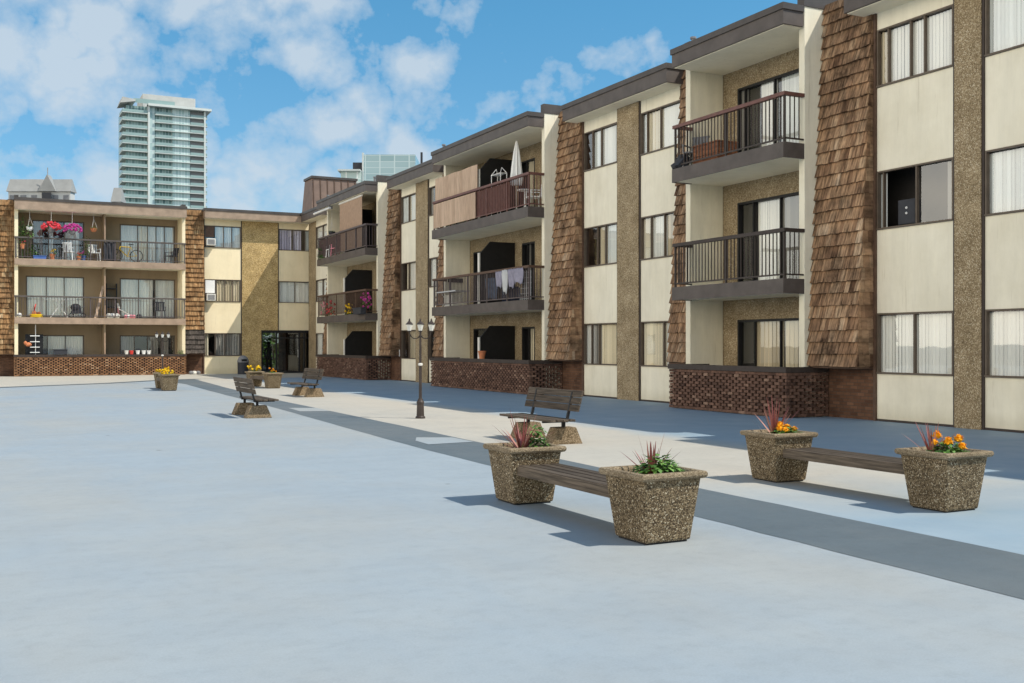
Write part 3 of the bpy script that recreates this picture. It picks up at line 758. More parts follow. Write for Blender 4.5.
MB().box(X0 + 7, X0 + 27.3, Y0 + 6, Y1 - 2, H + .9, H + 6.4).build('machine_room', M['tower_concrete'], T)
MB().box(X0 + 2.5, X0 + 18, Y0 - 1.9, Y0 - 1.8, H + .9, H + 2.6).build('parapet', M['tower_rail'], T)

# stepped glass office behind the right wing's far end
O = thing('office_block', 'blue-green glass office block with stepped lower left part behind the dark corner roof', 'office block', (150, 260, 0), world=True)
def at_depth(x, D): return x / 1064 * D       # plain metres at a given distance
def facing_box(mb, l0, l1, D, z0, z1, dep):
    """box square to the direction the street grid faces, l = metres right of straight ahead at distance D"""
    s, c = math.sin(.4637), math.cos(.4637)
    P = lambda l, q: (l * c + q * s, -l * s + q * c)
    bl_ = [P(l0, D), P(l1, D), P(l1, D + dep), P(l0, D + dep)]
    return mb.hexa([(x, y, z0) for x, y in bl_], [(x, y, z1) for x, y in bl_])
D = 260
facing_box(MB(), -36.2, -23.6, D, 0, 48.2, 18).build('facade', M['curtain_wall'], O)
facing_box(MB(), -36.6, -36.2, D - .3, 0, 48.6, 1).build('corner_fin', M['tower_white'], O)
facing_box(MB(), -27.6, -25.6, D - .3, 0, 42.5, 1).build('glazed_bay', M['tower_glass_pale'], O)
facing_box(MB(), -39.2, -36.2, D + 2, 0, 46.6, 10).build('plant_box', M['charcoal'], O)
facing_box(MB(), -41.6, -36.7, D - 1.5, 0, 43.8, 12).build('lower_block', M['tower_glass_pale'], O)
for z in (35.0, 38.0, 41.0, 44.0): facing_box(MB(), -42.2, -36.75, D - 2.6, z - .2, z + .2, 14).build('floor_slab', M['tower_white'], O)
facing_box(MB(), -22.2, -21.7, D - 2, 0, 48.4, .6).build('chimney', M['charcoal'], O)

# slate-roofed block at the far left, and a sliver of its neighbour beside the tower
def house(name, label, l0, l1, D, ze, zr, gable=None):
    Hh = thing(name, label, 'building', (0, 0, 0), world=True)
    facing_box(MB(), l0, l1, D, 0, ze, 3).build('wall', M['house_wall'], Hh)
    mb = MB(); s, c = math.sin(.4637), math.cos(.4637)
    P = lambda l, q, z: (l * c + q * s, -l * s + q * c, z)
    mb.hexa([P(l0 - .4, D - .6, ze), P(l1 + .4, D - .6, ze), P(l1 + .4, D + 3.5, ze), P(l0 - .4, D + 3.5, ze)], [P(l0 - .2, D + 1.4, zr), P(l1 - .2, D + 1.4, zr), P(l1 - .2, D + 1.9, zr), P(l0 - .2, D + 1.9, zr)])
    rf = mb.build('roof', M['house_roof'], Hh)
    if gable:
        g0, g1, gz = gable
        g = MB(); g.prism([P(g0, D - 1, ze), P((g0 + g1) / 2, D - 1, gz), P(g1, D - 1, ze)], [P(g0, D + 1.6, ze), P((g0 + g1) / 2, D + 1.6, gz), P(g1, D + 1.6, ze)]); g.build('gable', M['house_roof'], Hh)
        facing_box(MB(), g0 + 1.2, g1 - 1.2, D - 1.3, ze - 3.4, ze - .4, .25).build('window', M['charcoal'], Hh)
        MB().cyl(P((g0 + g1) / 2, D - .5, gz), P((g0 + g1) / 2, D - .5, gz + 2.0), .12).build('finial', M['house_roof'], rf)
        for q in range(6):
            l = l0 + 1.2 + q * (l1 - l0 - 2.4) / 5
            facing_box(MB(), l - .8, l + .8, D - .12, ze - 3.0, ze - 1.0, .2).build('window', M['mid_grey'], Hh)
    return Hh
house('mansion_block', 'pale block with grey slate roof and pointed gable at the far left skyline', -142, -124.5, 300, 44.9, 48.6, (-133.2, -128.2, 49.6))
house('mansion_block', 'small sliver of a grey roof just left of the glass tower', -112.6, -110.4, 300, 42, 46.2)

# ================================================================== courtyard furniture
# --- exposed-aggregate planters
def make_planter():
    t = thing('stone_planter', '', 'planter', (0, 0, 0))
    H = .58; mb = MB()
    def ringv(hw, z): return [(-hw, -hw, z), (hw, -hw, z), (hw, hw, z), (-hw, hw, z)]
    lv = [ringv(.222, .014), ringv(.285, H - .045)]
    vs = lv[0] + lv[1]; fs = [(3, 2, 1, 0)] + [(i, (i + 1) % 4, 4 + (i + 1) % 4, 4 + i) for i in range(4)]
    mb.add(vs, fs)
    body = mb.build('body', M['aggregate'], t, bevel=.018)
    r = MB(); lv = [ringv(.284, H - .062), ringv(.312, H - .054), ringv(.322, H - .036), ringv(.322, H - .014), ringv(.312, H), ringv(.27, H), ringv(.252, H - .02), ringv(.235, H - .12)]
    vs = [p for L in lv for p in L]; n = len(lv)
    fs = [(4 * j + i, 4 * j + (i + 1) % 4, 4 * j + 4 + (i + 1) % 4, 4 * j + 4 + i) for j in range(n - 1) for i in range(4)]
    r.add(vs, fs).build('rim', M['rim'], t, bevel=.006)
    MB().box(-.24, .24, -.24, .24, H - .11, H - .06).build('soil', M['soil'], t)
    MB().box(-.2, .2, -.2, .2, 0, .02).build('base', M['black'], t)
    return t
PL = make_planter(); PG = 'aggregate planters that carry the plank benches'
spots = [
 (4.96, 7.33, 'stone planter nearest the camera, with red spikes over bright green leaves and no flowers'),
 (4.99, 9.70, 'stone planter with red spikes and a leafy clump, far end of the nearest bench'),
 (8.43, 7.42, 'rightmost stone planter, with orange marigolds and a few thin spikes'),
 (8.47, 9.87, 'stone planter with yellow-orange flowers and tall red spikes, left of the rightmost planter'),
 (5.95, 38.9, 'stone planter full of yellow flowers standing in front of the far brick wall'),
 (6.08, 41.2, 'stone planter mostly hidden behind the one with yellow flowers by the far brick wall'),
 (9.72, 39.3, 'stone planter with orange-red plants, in front of the entrance and right of the bin'),
 (9.60, 41.7, 'stone planter with yellow and orange flowers half hidden by its neighbour before the entrance'),
]
planters = []
for i, (x, y, lab) in enumerate(spots):
    rz = R((1.5, -1, 1, -1.5, 3, 0, 2, 0)[i])
    if i == 0: PL.location = (x, y, 0); PL.rotation_euler = (0, 0, rz); tag(PL, lab, 'planter', PG)
    else: dup(PL, (x, y, 0), rz, lab, PG)

def make_plank_bench():
    t = thing('plank_bench', '', 'bench', (0, 0, 0))
    L = .93
    for k in range(4):
        x = -.23 + k * .118
        MB().box(x, x + .097, -L, L, .365, .405).build('slat', M['bench_wood'], t, bevel=.006)
    MB().box(-.245, -.235 + .002, -L + .01, L - .01, .305, .395).build('apron', M['bench_wood'], t)
    MB().box(.243, .255, -L + .01, L - .01, .305, .395).build('apron', M['bench_wood'], t)
    MB().box(-.232, .24, -L + .02, L - .02, .345, .362).build('shadow_board', M['black'], t)  # added black sheet closing the slat gaps so the cast shadow stays solid
    for s in (-1, 1): MB().box(-.2, .2, s * (L - .12) - .03, s * (L - .12) + .03, .30, .344).build('bracket', M['black'], t)
    return t
PBn = make_plank_bench(); tag(PBn, 'low slatted plank bench between the two flowerless planters, nearest the camera', 'bench', 'plank benches between planters'); PBn.location = (5.02, 8.51, 0)
dup(PBn, (8.52, 8.65, 0), 0, 'low weathered plank bench between the two marigold planters at right')
dup(PBn, (6.02, 40.05, 0), R(-3), 'low plank bench between planters, in shade before the far brick wall')
dup(PBn, (9.66, 40.5, 0), R(3), 'low plank bench between planters, before the glass entrance')

# --- plants
def spike_plant(name, loc, label, n, h, spread, mat='spike', grp=None):
    mb = MB()
    for k in range(n):
        a = 2 * math.pi * (k + rng.uniform(-.3, .3)) / n; lean = rng.uniform(.1, 1) * spread
        d = (math.cos(a) * lean, math.sin(a) * lean, 1 - .45 * lean)
        mb.leaf((math.cos(a) * .012, math.sin(a) * .012, 0), d, h * rng.uniform(.65, 1.05), .03 * rng.uniform(.8, 1.3), .12 * lean, None, 5)
    o = mb.build(name, M[mat], None, loc, fix=False)
    return tag(o, label, 'plant', grp)
def bush_mesh(mb, c, rx, ry, rz, n, L):
    for k in range(n):
        a = rng.uniform(0, 2 * math.pi); q = rng.random() ** .5; e = rng.uniform(0, 1)
        p = (c[0] + rx * q * math.cos(a), c[1] + ry * q * math.sin(a), c[2] + rz * (e * (1 - .6 * q * q)))
        d = (math.cos(a) * rng.uniform(.4, 1.2), math.sin(a) * rng.uniform(.4, 1.2), rng.uniform(-.1, 1))
        mb.leaf(p, d, L * rng.uniform(.6, 1.2), L * .55, .5, None, 2)
def leafy(name, loc, label, rx, ry, rz, n, L, grp=None):
    mb = MB(); bush_mesh(mb, (0, 0, 0), rx, ry, rz, n, L)
    return tag(mb.build(name, M['leaf'], None, loc, fix=False), label, 'plant', grp)
def bloom(mb, c, r, np=40):
    mb.ball(c, r * .72, r * .6, 8, .3, .08)
    for k in range(np):
        z = rng.uniform(-.35, 1); a = rng.uniform(0, 2 * math.pi); q = math.sqrt(max(0, 1 - z * z))
        d = (q * math.cos(a), q * math.sin(a), z)
        mb.leaf((c[0] + d[0] * r * .55, c[1] + d[1] * r * .55, c[2] + d[2] * r * .5), d, r * .55, r * .5, .2, None, 2)
def flowers(name, loc, label, blooms, fmat, rx, ry, rz, nleaf, L, grp=None, cat='flowers'):
    t = thing(name, label, cat, loc, 0, grp)
    mb = MB(); bush_mesh(mb, (0, 0, 0), rx, ry, rz, nleaf, L); mb.build('foliage', M['leaf'], t, fix=False)
    for (x, y, z, r) in blooms:
        b = MB(); bloom(b, (x, y, z), r, 40 if len(blooms) < 14 else 16); b.build('flower', M[fmat], t, fix=False)
    return t
zs = .50
spike_plant('spike_plant', (4.97, 7.36, zs), 'dark red spiky plant in the planter nearest the camera', 18, .40, .8)
leafy('leafy_plant', (5.0, 7.31, zs), 'bright green leafy plant spreading around the spikes in the nearest planter', .19, .15, .20, 460, .07)
spike_plant('spike_plant', (4.95, 9.68, zs), 'large reddish spiky plant at the far end of the nearest plank bench', 34, .46, 1.0)
leafy('leafy_plant', (5.13, 9.68, zs), 'small upright green plant right of the big red spikes', .09, .09, .30, 190, .07)
leafy('leafy_plant', (4.93, 9.58, zs), 'low patch of green leaves at the foot of the big red spikes', .12, .08, .05, 70, .05)
spike_plant('spike_plant', (8.36, 7.49, zs), 'thin sparse red spikes behind the orange marigolds at right', 16, .42, .95)
flowers('marigolds', (8.46, 7.41, zs), 'four round orange marigolds over green leaves in the rightmost planter', [(-.09, -.10, .17, .055), (-.02, .1, .21, .056), (.13, -.03, .18, .056), (.04, -.15, .12, .05), (-.13, .03, .15, .04)], 'marigold', .17, .16, .17, 330, .075)
spike_plant('spike_plant', (8.46, 9.93, zs), 'tall red spiky plant behind the yellow-orange flowers of the right-hand bench', 28, .50, .9)
flowers('marigolds', (8.49, 9.80, zs), 'cluster of yellow-orange flowers in front of tall red spikes', [(-.11, -.05, .12, .05), (-.04, .02, .16, .05), (-.07, -.11, .11, .045), (.06, 0, .13, .045), (.13, -.03, .10, .05), (.10, .08, .12, .05), (.17, .04, .09, .045)], 'marigold', .19, .15, .15, 300, .07)
def fl(n, rx, ry, z0, z1, r): return [(rng.uniform(-rx, rx), rng.uniform(-ry, ry), rng.uniform(z0, z1), r * rng.uniform(.8, 1.2)) for _ in range(n)]
flowers('yellow_flowers', (5.95, 38.9, zs), 'dense yellow flowers filling the planter before the far brick wall', fl(18, .24, .2, .10, .24, .06), 'yellow_flower', .26, .24, .16, 120, .08)
flowers('yellow_flowers', (6.08, 41.2, zs), 'yellow flowers in the rear planter before the far brick wall', fl(12, .24, .2, .12, .26, .06), 'yellow_flower', .26, .24, .16, 80, .08)
flowers('yellow_flowers', (9.60, 41.7, zs), 'yellow and orange flowers in the rear planter before the entrance', fl(14, .24, .2, .12, .3, .065), 'yellow_flower', .26, .24, .16, 90, .08)
flowers('red_flowers', (9.72, 39.3, zs), 'small clump of rust-coloured flowers in the planter before the entrance', fl(6, .12, .1, .12, .3, .05), 'marigold', .14, .14, .16, 60, .08)

# --- benches with backs on two concrete feet  (local: length along y, faces -x)
def make_bench():
    t = thing('park_bench', '', 'bench')
    for s in (-1, 1):
        y = s * .62
        MB().hexa([(-.17, y - .16, .0), (.40, y - .16, 0), (.40, y + .16, 0), (-.17, y + .16, 0)], [(-.06, y - .12, .27), (.30, y - .12, .27), (.30, y + .12, .27), (-.06, y + .12, .27)]).build('foot', M['aggregate_foot'], t, bevel=.012)
        f = MB(); f.box(.1, .15, y - .025, y + .025, .26, .36); f.box(-.26, .2, y - .022, y + .022, .345, .372)
        f.hexa([(.165, y - .02, .36), (.205, y - .02, .36), (.205, y + .02, .36), (.165, y + .02, .36)], [(.285, y - .02, .84), (.32, y - .02, .84), (.32, y + .02, .84), (.285, y + .02, .84)])
        f.build('bracket', M['black'], t)
    for k in range(4):
        x = -.28 + k * .118
        MB().box(x, x + .102, -.93, .93, .375, .412).build('seat_slat', M['bench_wood'], t, bevel=.006)
    for k in range(3):
        z = .53 + k * .115; x = .175 + (z - .40) * .265
        MB().hexa([(x, -.93, z), (x + .035, -.93, z), (x + .035, .93, z), (x, .93, z)], [(x + .028, -.93, z + .105), (x + .063, -.93, z + .105), (x + .063, .93, z + .105), (x + .028, .93, z + .105)]).build('back_slat', M['bench_wood'], t, bevel=.006)
    return t
BN = make_bench(); tag(BN, 'slatted bench with backrest just behind the planter with the big red spikes', 'bench', 'benches with concrete feet'); BN.location = (8.36, 15.72, 0)
dup(BN, (9.1, 32.75, 0), R(2), 'slatted bench with backrest farther back, standing before the brick wall right of the entrance')
dup(BN, (5.60, 24.15, 0), R(180), 'slatted bench seen from behind, alone on blue paving left of the grey band')

# --- triple-headed lamp posts
def make_lamp():
    t = thing('lamp_post', '', 'lamp post')
    MB().lathe([(.105, 0), (.11, .03), (.085, .06), (.075, .3), (.085, .36), (.06, .40), (.045, .44)], n=12).build('base', M['dark_brown'], t)
    p = MB(); p.cyl((0, 0, .42), (0, 0, 1.16), .034, .03, 10).cyl((0, 0, 1.2), (0, 0, 1.9), .027, .022, 10); p.build('pole', M['dark_brown'], t)
    MB().lathe([(.03, 1.15), (.05, 1.16), (.05, 1.20), (.03, 1.21)], n=12).build('collar', M['off_white'], t)
    a = MB(); s, c = math.sin(.4637), math.cos(.4637)
    for k in (-1, 1):
        pts = [(0, 0, 1.80)] + [(k * q * .24 * c, -k * q * .24 * s, 1.80 + dz) for q, dz in ((.3, -.05), (.6, -.055), (.85, -.01), (1, .08))]
        a.tube(pts, .013)
    a.ring((0, 0, 1.80), (0, 0, 1), .035, .012, 12)
    a.build('arm', M['dark_brown'], t)
    for k in (-1, 0, 1):
        x, y, z = k * .24 * c, -k * .24 * s, 1.885
        l = MB().lathe([(.02, 0), (.04, .01), (.045, .03)], (x, y, z), 6).lathe([(.08, .165), (.085, .175), (.06, .20), (.028, .235), (.018, .25), (.022, .262), (.006, .30)], (x, y, z), 6).build('lantern', M['dark_brown'], t)
        MB().lathe([(.038, .031), (.07, .165)], (x, y, z), 6).build('lantern_glass', M['off_white'], l)
    return t
LP = make_lamp(); tag(LP, 'dark lamp post with three lanterns standing on the pale path in mid courtyard', 'lamp post', 'three-headed lamp posts'); LP.location = (8.6, 21.67, 0)
dup(LP, (6.75, 45.8, 0), 0, 'dark lamp post with three lanterns in front of the far left brick wall')

# --- litter bin
t = thing('litter_bin', 'dark litter bin with a domed top by the cream wall left of the entrance', 'litter bin', (12.93, 58.9, 0))
MB().lathe([(.27, 0), (.29, .04), (.30, .62), (.30, .66)], n=18).build('body', M['charcoal'], t, smooth=False)
MB().lathe([(.31, .66), (.31, .74), (.30, .78), (.24, .93), (.12, 1.02), (.02, 1.04)], n=18).build('lid', M['mid_grey'], t)
MB().box(-.14, .14, -.32, -.2, .72, .84).build('flap', M['black'], t)

# ================================================================== things on the balconies
def chair(loc, rz, label, mat='white', grp='chairs on the balconies'):
    t = thing('garden_chair', label, 'chair', loc, rz, grp); m = M[mat]
    for x in (-.22, .22):
        for y in (-.22, .22): MB().cyl((x * 1.1, y * 1.1, 0), (x, y, .42), .022, .022, 6).build('leg', m, t)
    MB().box(-.25, .25, -.25, .25, .41, .445).build('seat', m, t)
    bk = MB()
    for k in range(5): bk.hexa([(-.22 + k * .092, .22, .44), (-.155 + k * .092, .22, .44), (-.155 + k * .092, .25, .44), (-.22 + k * .092, .25, .44)], [(-.22 + k * .092, .32, .86), (-.155 + k * .092, .32, .86), (-.155 + k * .092, .35, .86), (-.22 + k * .092, .35, .86)])
    bk.box(-.24, .24, .315, .36, .85, .9); bk.build('backrest', m, t)
    for x in (-.26, .26): MB().box(x - .02, x + .02, -.22, .28, .62, .645).cyl((x, -.2, .44), (x, -.2, .62), .018, n=6).build('armrest', m, t)
    return t
LY = 59.85; z2, z3 = 3.03, 6.03
chair((4.15, 59.95, z3), R(160), 'white plastic chair under the magenta flower basket on the left wing top balcony')
chair((5.38, 59.95, z3), R(10), 'white plastic chair beside the dividing post on the left wing top balcony')
chair((9.35, 60.3, z3), R(-60), 'dark chair at the right end of the left wing top balcony', 'charcoal')
chair((8.72, 59.95, z2), R(170), 'dark folding chair near the right end of the left wing middle balcony', 'charcoal')
chair((16.3, 30.95, z3), R(-100), 'white plastic chair at the near end of the balcony with plywood screens')
chair((16.05, 52.6, z3), R(-90), 'small white chair behind the rail of the far balcony with the tan blind')
chair((16.05, 51.7, z3), R(-80), 'small pink chair behind the rail beside the tan blind', 'pink')
chair((16.2, 22.0, z3), R(-60), 'grey chair in the far corner of the nearest top balcony', 'mid_grey')

def hanging_basket(loc, label, top, pot, blooms=None, fm=None, leaves=90, size=.26, trail=0):
    t = thing('hanging_basket', label, 'hanging basket', loc, 0, 'hanging baskets on the left wing top balcony')
    MB().lathe([(.08, -.2), (.15, -.12), (.18, 0)], n=12).build('pot', M[pot], t)
    c = MB()
    for k in range(3):
        a = k * 2.094; c.cyl((.17 * math.cos(a), .17 * math.sin(a), 0), (0, 0, min(top, .5)), .006, n=5)
    c.cyl((0, 0, min(top, .5)), (0, 0, top), .008, n=5); c.build('chain', M['off_white'], t)
    mb = MB(); bush_mesh(mb, (0, 0, -.05), size, size, size * .9, leaves, .10)
    for k in range(trail):
        a = rng.uniform(0, 6.28); z = -rng.uniform(0, .6); mb.leaf((.2 * math.cos(a), .2 * math.sin(a), z), (math.cos(a), math.sin(a), -.4), .1, .06, .5)
    mb.build('foliage', M['leaf'], t, fix=False)
    if fm:
        b = MB()
        for _ in range(blooms):
            a = rng.uniform(0, 6.28); e = rng.uniform(-.25, 1); q = math.sqrt(max(0, 1 - e * e))
            bloom(b, (size * 1.25 * q * math.cos(a), size * 1.25 * q * math.sin(a), size * .8 * e + .06), .085, 10)
        b.build('flower', M[fm], t, fix=False)
    return t
hanging_basket((3.28, 59.55, 7.58), 'hanging basket overflowing with red-pink flowers, left wing top balcony', .95, 'mid_grey', 80, 'red_flower', size=.36)
hanging_basket((4.28, 59.55, 7.52), 'hanging basket overflowing with magenta flowers, left wing top balcony', 1.0, 'mid_grey', 80, 'magenta_flower', size=.36)
hanging_basket((2.28, 59.75, 7.66), 'white hanging pot with trailing green leaves at the left end of the top balcony', .88, 'white', leaves=60, size=.2, trail=30)
hanging_basket((5.34, 59.75, 7.74), 'small hanging plant with sparse leaves beside the dividing post', .8, 'terracotta', leaves=45, size=.18)
mb = MB().cyl((0, 0, -.85), (.03, .02, 1.4), .02, .01, 6); bush_mesh(mb, (0, 0, 0), .16, .2, 1.5, 170, .14)
tag(mb.build('climbing_plant', M['leaf'], None, (1.95, 60.0, 6.9), fix=False), 'trailing climber along the left end post of the left wing top balcony', 'plant')
leafy('leafy_plant', (2.5, 59.95, z3), 'bushy green plant behind the rail at the left end of the top balcony', .4, .2, .85, 240, .16)
leafy('leafy_plant', (5.05, 60.1, z3 + .2), 'tall yellow-green plant between the two white chairs on the top balcony', .18, .18, 1.2, 120, .15)
def pot_plant(loc, label, potm, fm, s=.16, n=9):
    t = thing('flower_pot', label, 'flower pot', loc, 0, 'flower pots on the balconies')
    MB().lathe([(s * .62, 0), (s * .9, s * 1.5), (s, s * 1.55), (s, s * 1.75)], n=12).build('pot', M[potm], t)
    mb = MB(); bush_mesh(mb, (0, 0, s * 1.6), s * 1.3, s * 1.3, s * 1.6, 60, s * .55); mb.build('foliage', M['leaf'], t, fix=False)
    b = MB()
    for _ in range(n):
        a = rng.uniform(0, 6.28); q = rng.uniform(0, s * 1.3); bloom(b, (q * math.cos(a), q * math.sin(a), s * rng.uniform(2.3, 3.4)), s * .3, 10)
    b.build('flower', M[fm], t, fix=False)
    return t
pot_plant((3.35, 59.75, z3), 'yellow flowers in a low pot on the left wing top balcony', 'terracotta', 'yellow_flower')
pot_plant((4.62, 59.75, z3), 'red flowers in a pot on the left wing top balcony', 'terracotta', 'red_flower', .13)
pot_plant((4.85, 59.95, z3), 'purple flowers in a pot by the white chair', 'blue_plastic', 'magenta_flower', .15, 12)
pot_plant((1.95, 59.75, z3 + .5), 'pink flowers at the left end of the left wing top balcony', 'terracotta', 'red_flower', .14, 6)
tag(MB().box(-.3, .3, -.12, .12, 0, .14).box(-.32, .32, -.14, .14, .14, .17).build('planter_trough', M['blue_plastic'], None, (2.75, 59.75, z3)), 'small blue trough on the floor of the left wing top balcony', 'trough')

# bicycle
def bicycle(loc, rz, label):
    t = thing('bicycle', label, 'bicycle', loc, rz)
    for x in (-.52, .52):
        w = MB().ring((x, 0, .34), (0, 1, 0), .315, .022, 26).build('wheel', M['black'], t)
        sp = MB()
        for k in range(9):
            a = k * math.pi / 4.5; sp.cyl((x, 0, .34), (x + .31 * math.cos(a), 0, .34 + .31 * math.sin(a)), .004, n=4)
        sp.build('spokes', M['alu'], w)
    f = MB(); bb = (-.06, 0, .30); st = (-.20, 0, .80); hd = (.30, 0, .82); hd2 = (.34, 0, .68)
    for p, q, r in ((bb, st, .02), (st, hd, .022), (bb, hd2, .028), (hd, hd2, .024), (bb, (-.52, 0, .34), .014), (st, (-.52, 0, .34), .012)): f.cyl(p, q, r)
    f.build('frame', M['yellow'], t)
    MB().cyl(hd2, (.52, .05, .34), .014).cyl(hd2, (.52, -.05, .34), .014).build('fork', M['black'], t)
    MB().cyl(hd, (.27, 0, .98), .014).tube([(.30, -.28, 1.0), (.27, 0, .98), (.30, .28, 1.0)], .014).build('handlebar', M['black'], t)
    MB().cyl(st, (-.24, 0, .92), .013).hexa([(-.36, -.07, .92), (-.12, -.03, .92), (-.12, .03, .92), (-.36, .07, .92)], [(-.36, -.07, .97), (-.12, -.03, .96), (-.12, .03, .96), (-.36, .07, .97)]).build('saddle', M['black'], t)
    MB().ring((-.06, .03, .30), (0, 1, 0), .085, .008, 16).cyl((-.06, .05, .30), (.08, .05, .20), .01).cyl((-.06, -.05, .30), (-.2, -.05, .40), .01).build('crank', M['alu'], t)
bicycle((6.98, 59.95, z3), R(180), 'yellow-framed bicycle standing behind the left wing top balcony rail')
def drape(name, loc, w, h, d, mat, label, cat, bumps=.06):
    mb = MB(); n, m = 10, 8
    g = [[(-w / 2 + w * i / n + rng.uniform(-.02, .02), (-d / 2 if j < m else 0) + bumps * math.sin(i * 1.7 + j * .5) , h * j / m + (rng.uniform(-.05, .05) if j in (0, m) else 0)) for i in range(n + 1)] for j in range(m + 1)]
    vs = [p for r in g for p in r]
    fs = [(j * (n + 1) + i, j * (n + 1) + i + 1, (j + 1) * (n + 1) + i + 1, (j + 1) * (n + 1) + i) for j in range(m) for i in range(n)]
    mb.add(vs, fs)
    o = mb.build(name, M[mat], None, loc, smooth=True); s = o.modifiers.new('thick', 'SOLIDIFY'); s.thickness = .015
    return tag(o, label, cat)
drape('cloth_cover', (6.12, 59.85, z3), .62, 1.05, .3, 'charcoal', 'dark grey cover draped left of the yellow bicycle', 'cover')
# middle balcony, left wing
t = thing('drying_rack', 'white folding drying rack behind the left wing middle balcony rail', 'drying rack', (3.72, 59.9, z2))
for s in (-1, 1):
    MB().cyl((-.42 * s - .05, -.2, 0), (.22 * s, .15, .95), .016, n=6).cyl((-.42 * s - .05, .2, 0), (.22 * s, -.15, .95), .016, n=6).build('leg', M['white'], t)
tp = MB()
for k in range(5): tp.box(-.75, .75, -.2 + k * .1 - .012, -.2 + k * .1 + .012, .94, .965)
tp.box(-.76, -.73, -.24, .24, .93, .97).box(.73, .76, -.24, .24, .93, .97); tp.build('rail', M['white'], t)
t = thing('pushchair', 'black pushchair folded behind the left wing middle balcony rail', 'pushchair', (4.55, 59.95, z2))
for x in (-.28, .3): MB().ring((x, 0, .13), (0, 1, 0), .11, .025, 16).build('wheel', M['black'], t)
MB().tube([(-.3, 0, .13), (.05, 0, .45), (.4, 0, .62)], .02).tube([(.3, 0, .13), (0, 0, .45), (-.25, 0, .6)], .02).build('frame', M['mid_grey'], t)
MB().hexa([(-.32, -.15, .22), (.25, -.15, .22), (.25, .15, .22), (-.32, .15, .22)], [(-.2, -.17, .62), (.15, -.17, .55), (.15, .17, .55), (-.2, .17, .62)]).build('seat', M['charcoal'], t)
MB().ball((-.08, 0, .55), .26, .2, 10).build('hood', M['charcoal'], t)
tag(MB().hexa([(0, 0, 0), (.14, 0, 0), (.14, .04, 0), (0, .04, 0)], [(.42, .25, 1.72), (.54, .25, 1.72), (.54, .29, 1.72), (.42, .29, 1.72)]).build('leaning_board', M['plywood'], None, (5.36, 59.75, z2)), 'long board leaning against the dividing post of the left wing middle balcony', 'board')
t = thing('toy_sandbox', 'yellow and orange toys on the floor of the left wing middle balcony', 'toys', (2.6, 59.85, z2))
MB().lathe([(.28, 0), (.34, .14), (.30, .16)], n=12).build('tray', M['yellow'], t)
MB().ball((-.1, 0, .22), .12).ball((.12, .03, .2), .1).build('ball', M['terracotta'], t)
MB().hexa([(-.2, .1, .14), (-.1, .1, .14), (-.1, .15, .14), (-.2, .15, .14)], [(-.05, .2, .7), (0, .2, .7), (0, .22, .7), (-.05, .22, .7)]).build('spade', M['bright_red'], t)
def bags(loc, label, mats, n=3, s=.17, cat='bag'):
    t = thing('bag_pile', label, cat, loc)
    for k in range(n): MB().ball((-.2 + .4 * k / max(1, n - 1), rng.uniform(-.05, .05), s * .75), s * rng.uniform(.8, 1.1), s * .8, 9, None, .12).build('bag', M[mats[k % len(mats)]], t)
bags((1.98, 59.85, z2), 'white bag at the left end of the left wing middle balcony', ['white'], 1, .15)
bags((6.3, 59.85, z2), 'pale bags right of the dividing post on the left wing middle balcony', ['off_white', 'white'], 3)
bags((7.15, 59.85, z2), 'pink and white toys on the left wing middle balcony floor', ['pink', 'white', 'pink'], 4, .13, 'toys')
t = thing('toy_slide', 'small white toy slide on the left wing middle balcony', 'slide', (6.65, 59.95, z2))
MB().hexa([(-.1, -.12, .55), (0, -.12, .55), (0, .12, .55), (-.1, .12, .55)], [(-.14, -.12, .8), (-.06, -.12, .8), (-.06, .12, .8), (-.14, .12, .8)]).hexa([(-.06, -.12, .48), (.6, -.12, .1), (.6, .12, .1), (-.06, .12, .48)], [(-.06, -.12, .53), (.6, -.12, .16), (.6, .12, .16), (-.06, .12, .53)]).build('chute', M['off_white'], t)
MB().cyl((-.05, -.1, 0), (-.08, -.1, .6), .02).cyl((-.05, .1, 0), (-.08, .1, .6), .02).build('ladder', M['pink'], t)
t = thing('shelf_unit', 'dark shelf unit against the wall right of the post, left wing middle balcony', 'shelf', (6.35, 61.1, z2))
MB().box(-.28, -.24, -.15, .15, 0, 1.9).box(.24, .28, -.15, .15, 0, 1.9).build('side', M['charcoal'], t)
for z in (.1, .6, 1.1, 1.6): MB().box(-.24, .24, -.15, .15, z, z + .04).build('shelf', M['charcoal'], t)
bags((7.85, 60.1, z2), 'small dark bag beside the folding chair, left wing middle balcony', ['charcoal'], 1, .16)
# ground floor, left wing
t = thing('shelf_rack', 'black rack with white shelves at the left end of the ground floor patio', 'rack', (2.5, 59.95, .06))
MB().box(-.42, .42, .05, .09, 1.0, 2.1).build('backboard', M['black'], t)
for z in (1.15, 1.42, 1.7, 2.0): MB().box(-.2, .25, -.15, .05, z, z + .04).build('shelf', M['white'], t)
MB().cyl((.06, -.02, .9), (.06, -.02, 2.6), .02, n=6).build('post', M['white'], t)
tag(MB().ball((0, 0, 0), .14, .11, 9, None, .15).ball((-.14, .02, .08), .08, .1, 8, None, .1).build('toy', M['terracotta'], None, (2.22, 59.75, 1.64)), 'orange toy sitting on the white-shelved rack', 'toy')
tag(MB().box(-.33, .33, -.15, .15, 0, .22).box(-.35, .35, -.17, .17, .22, .26).build('storage_box', M['charcoal'], None, (3.72, 59.66, 1.13)), 'black box standing on the left wing brick patio wall', 'box')
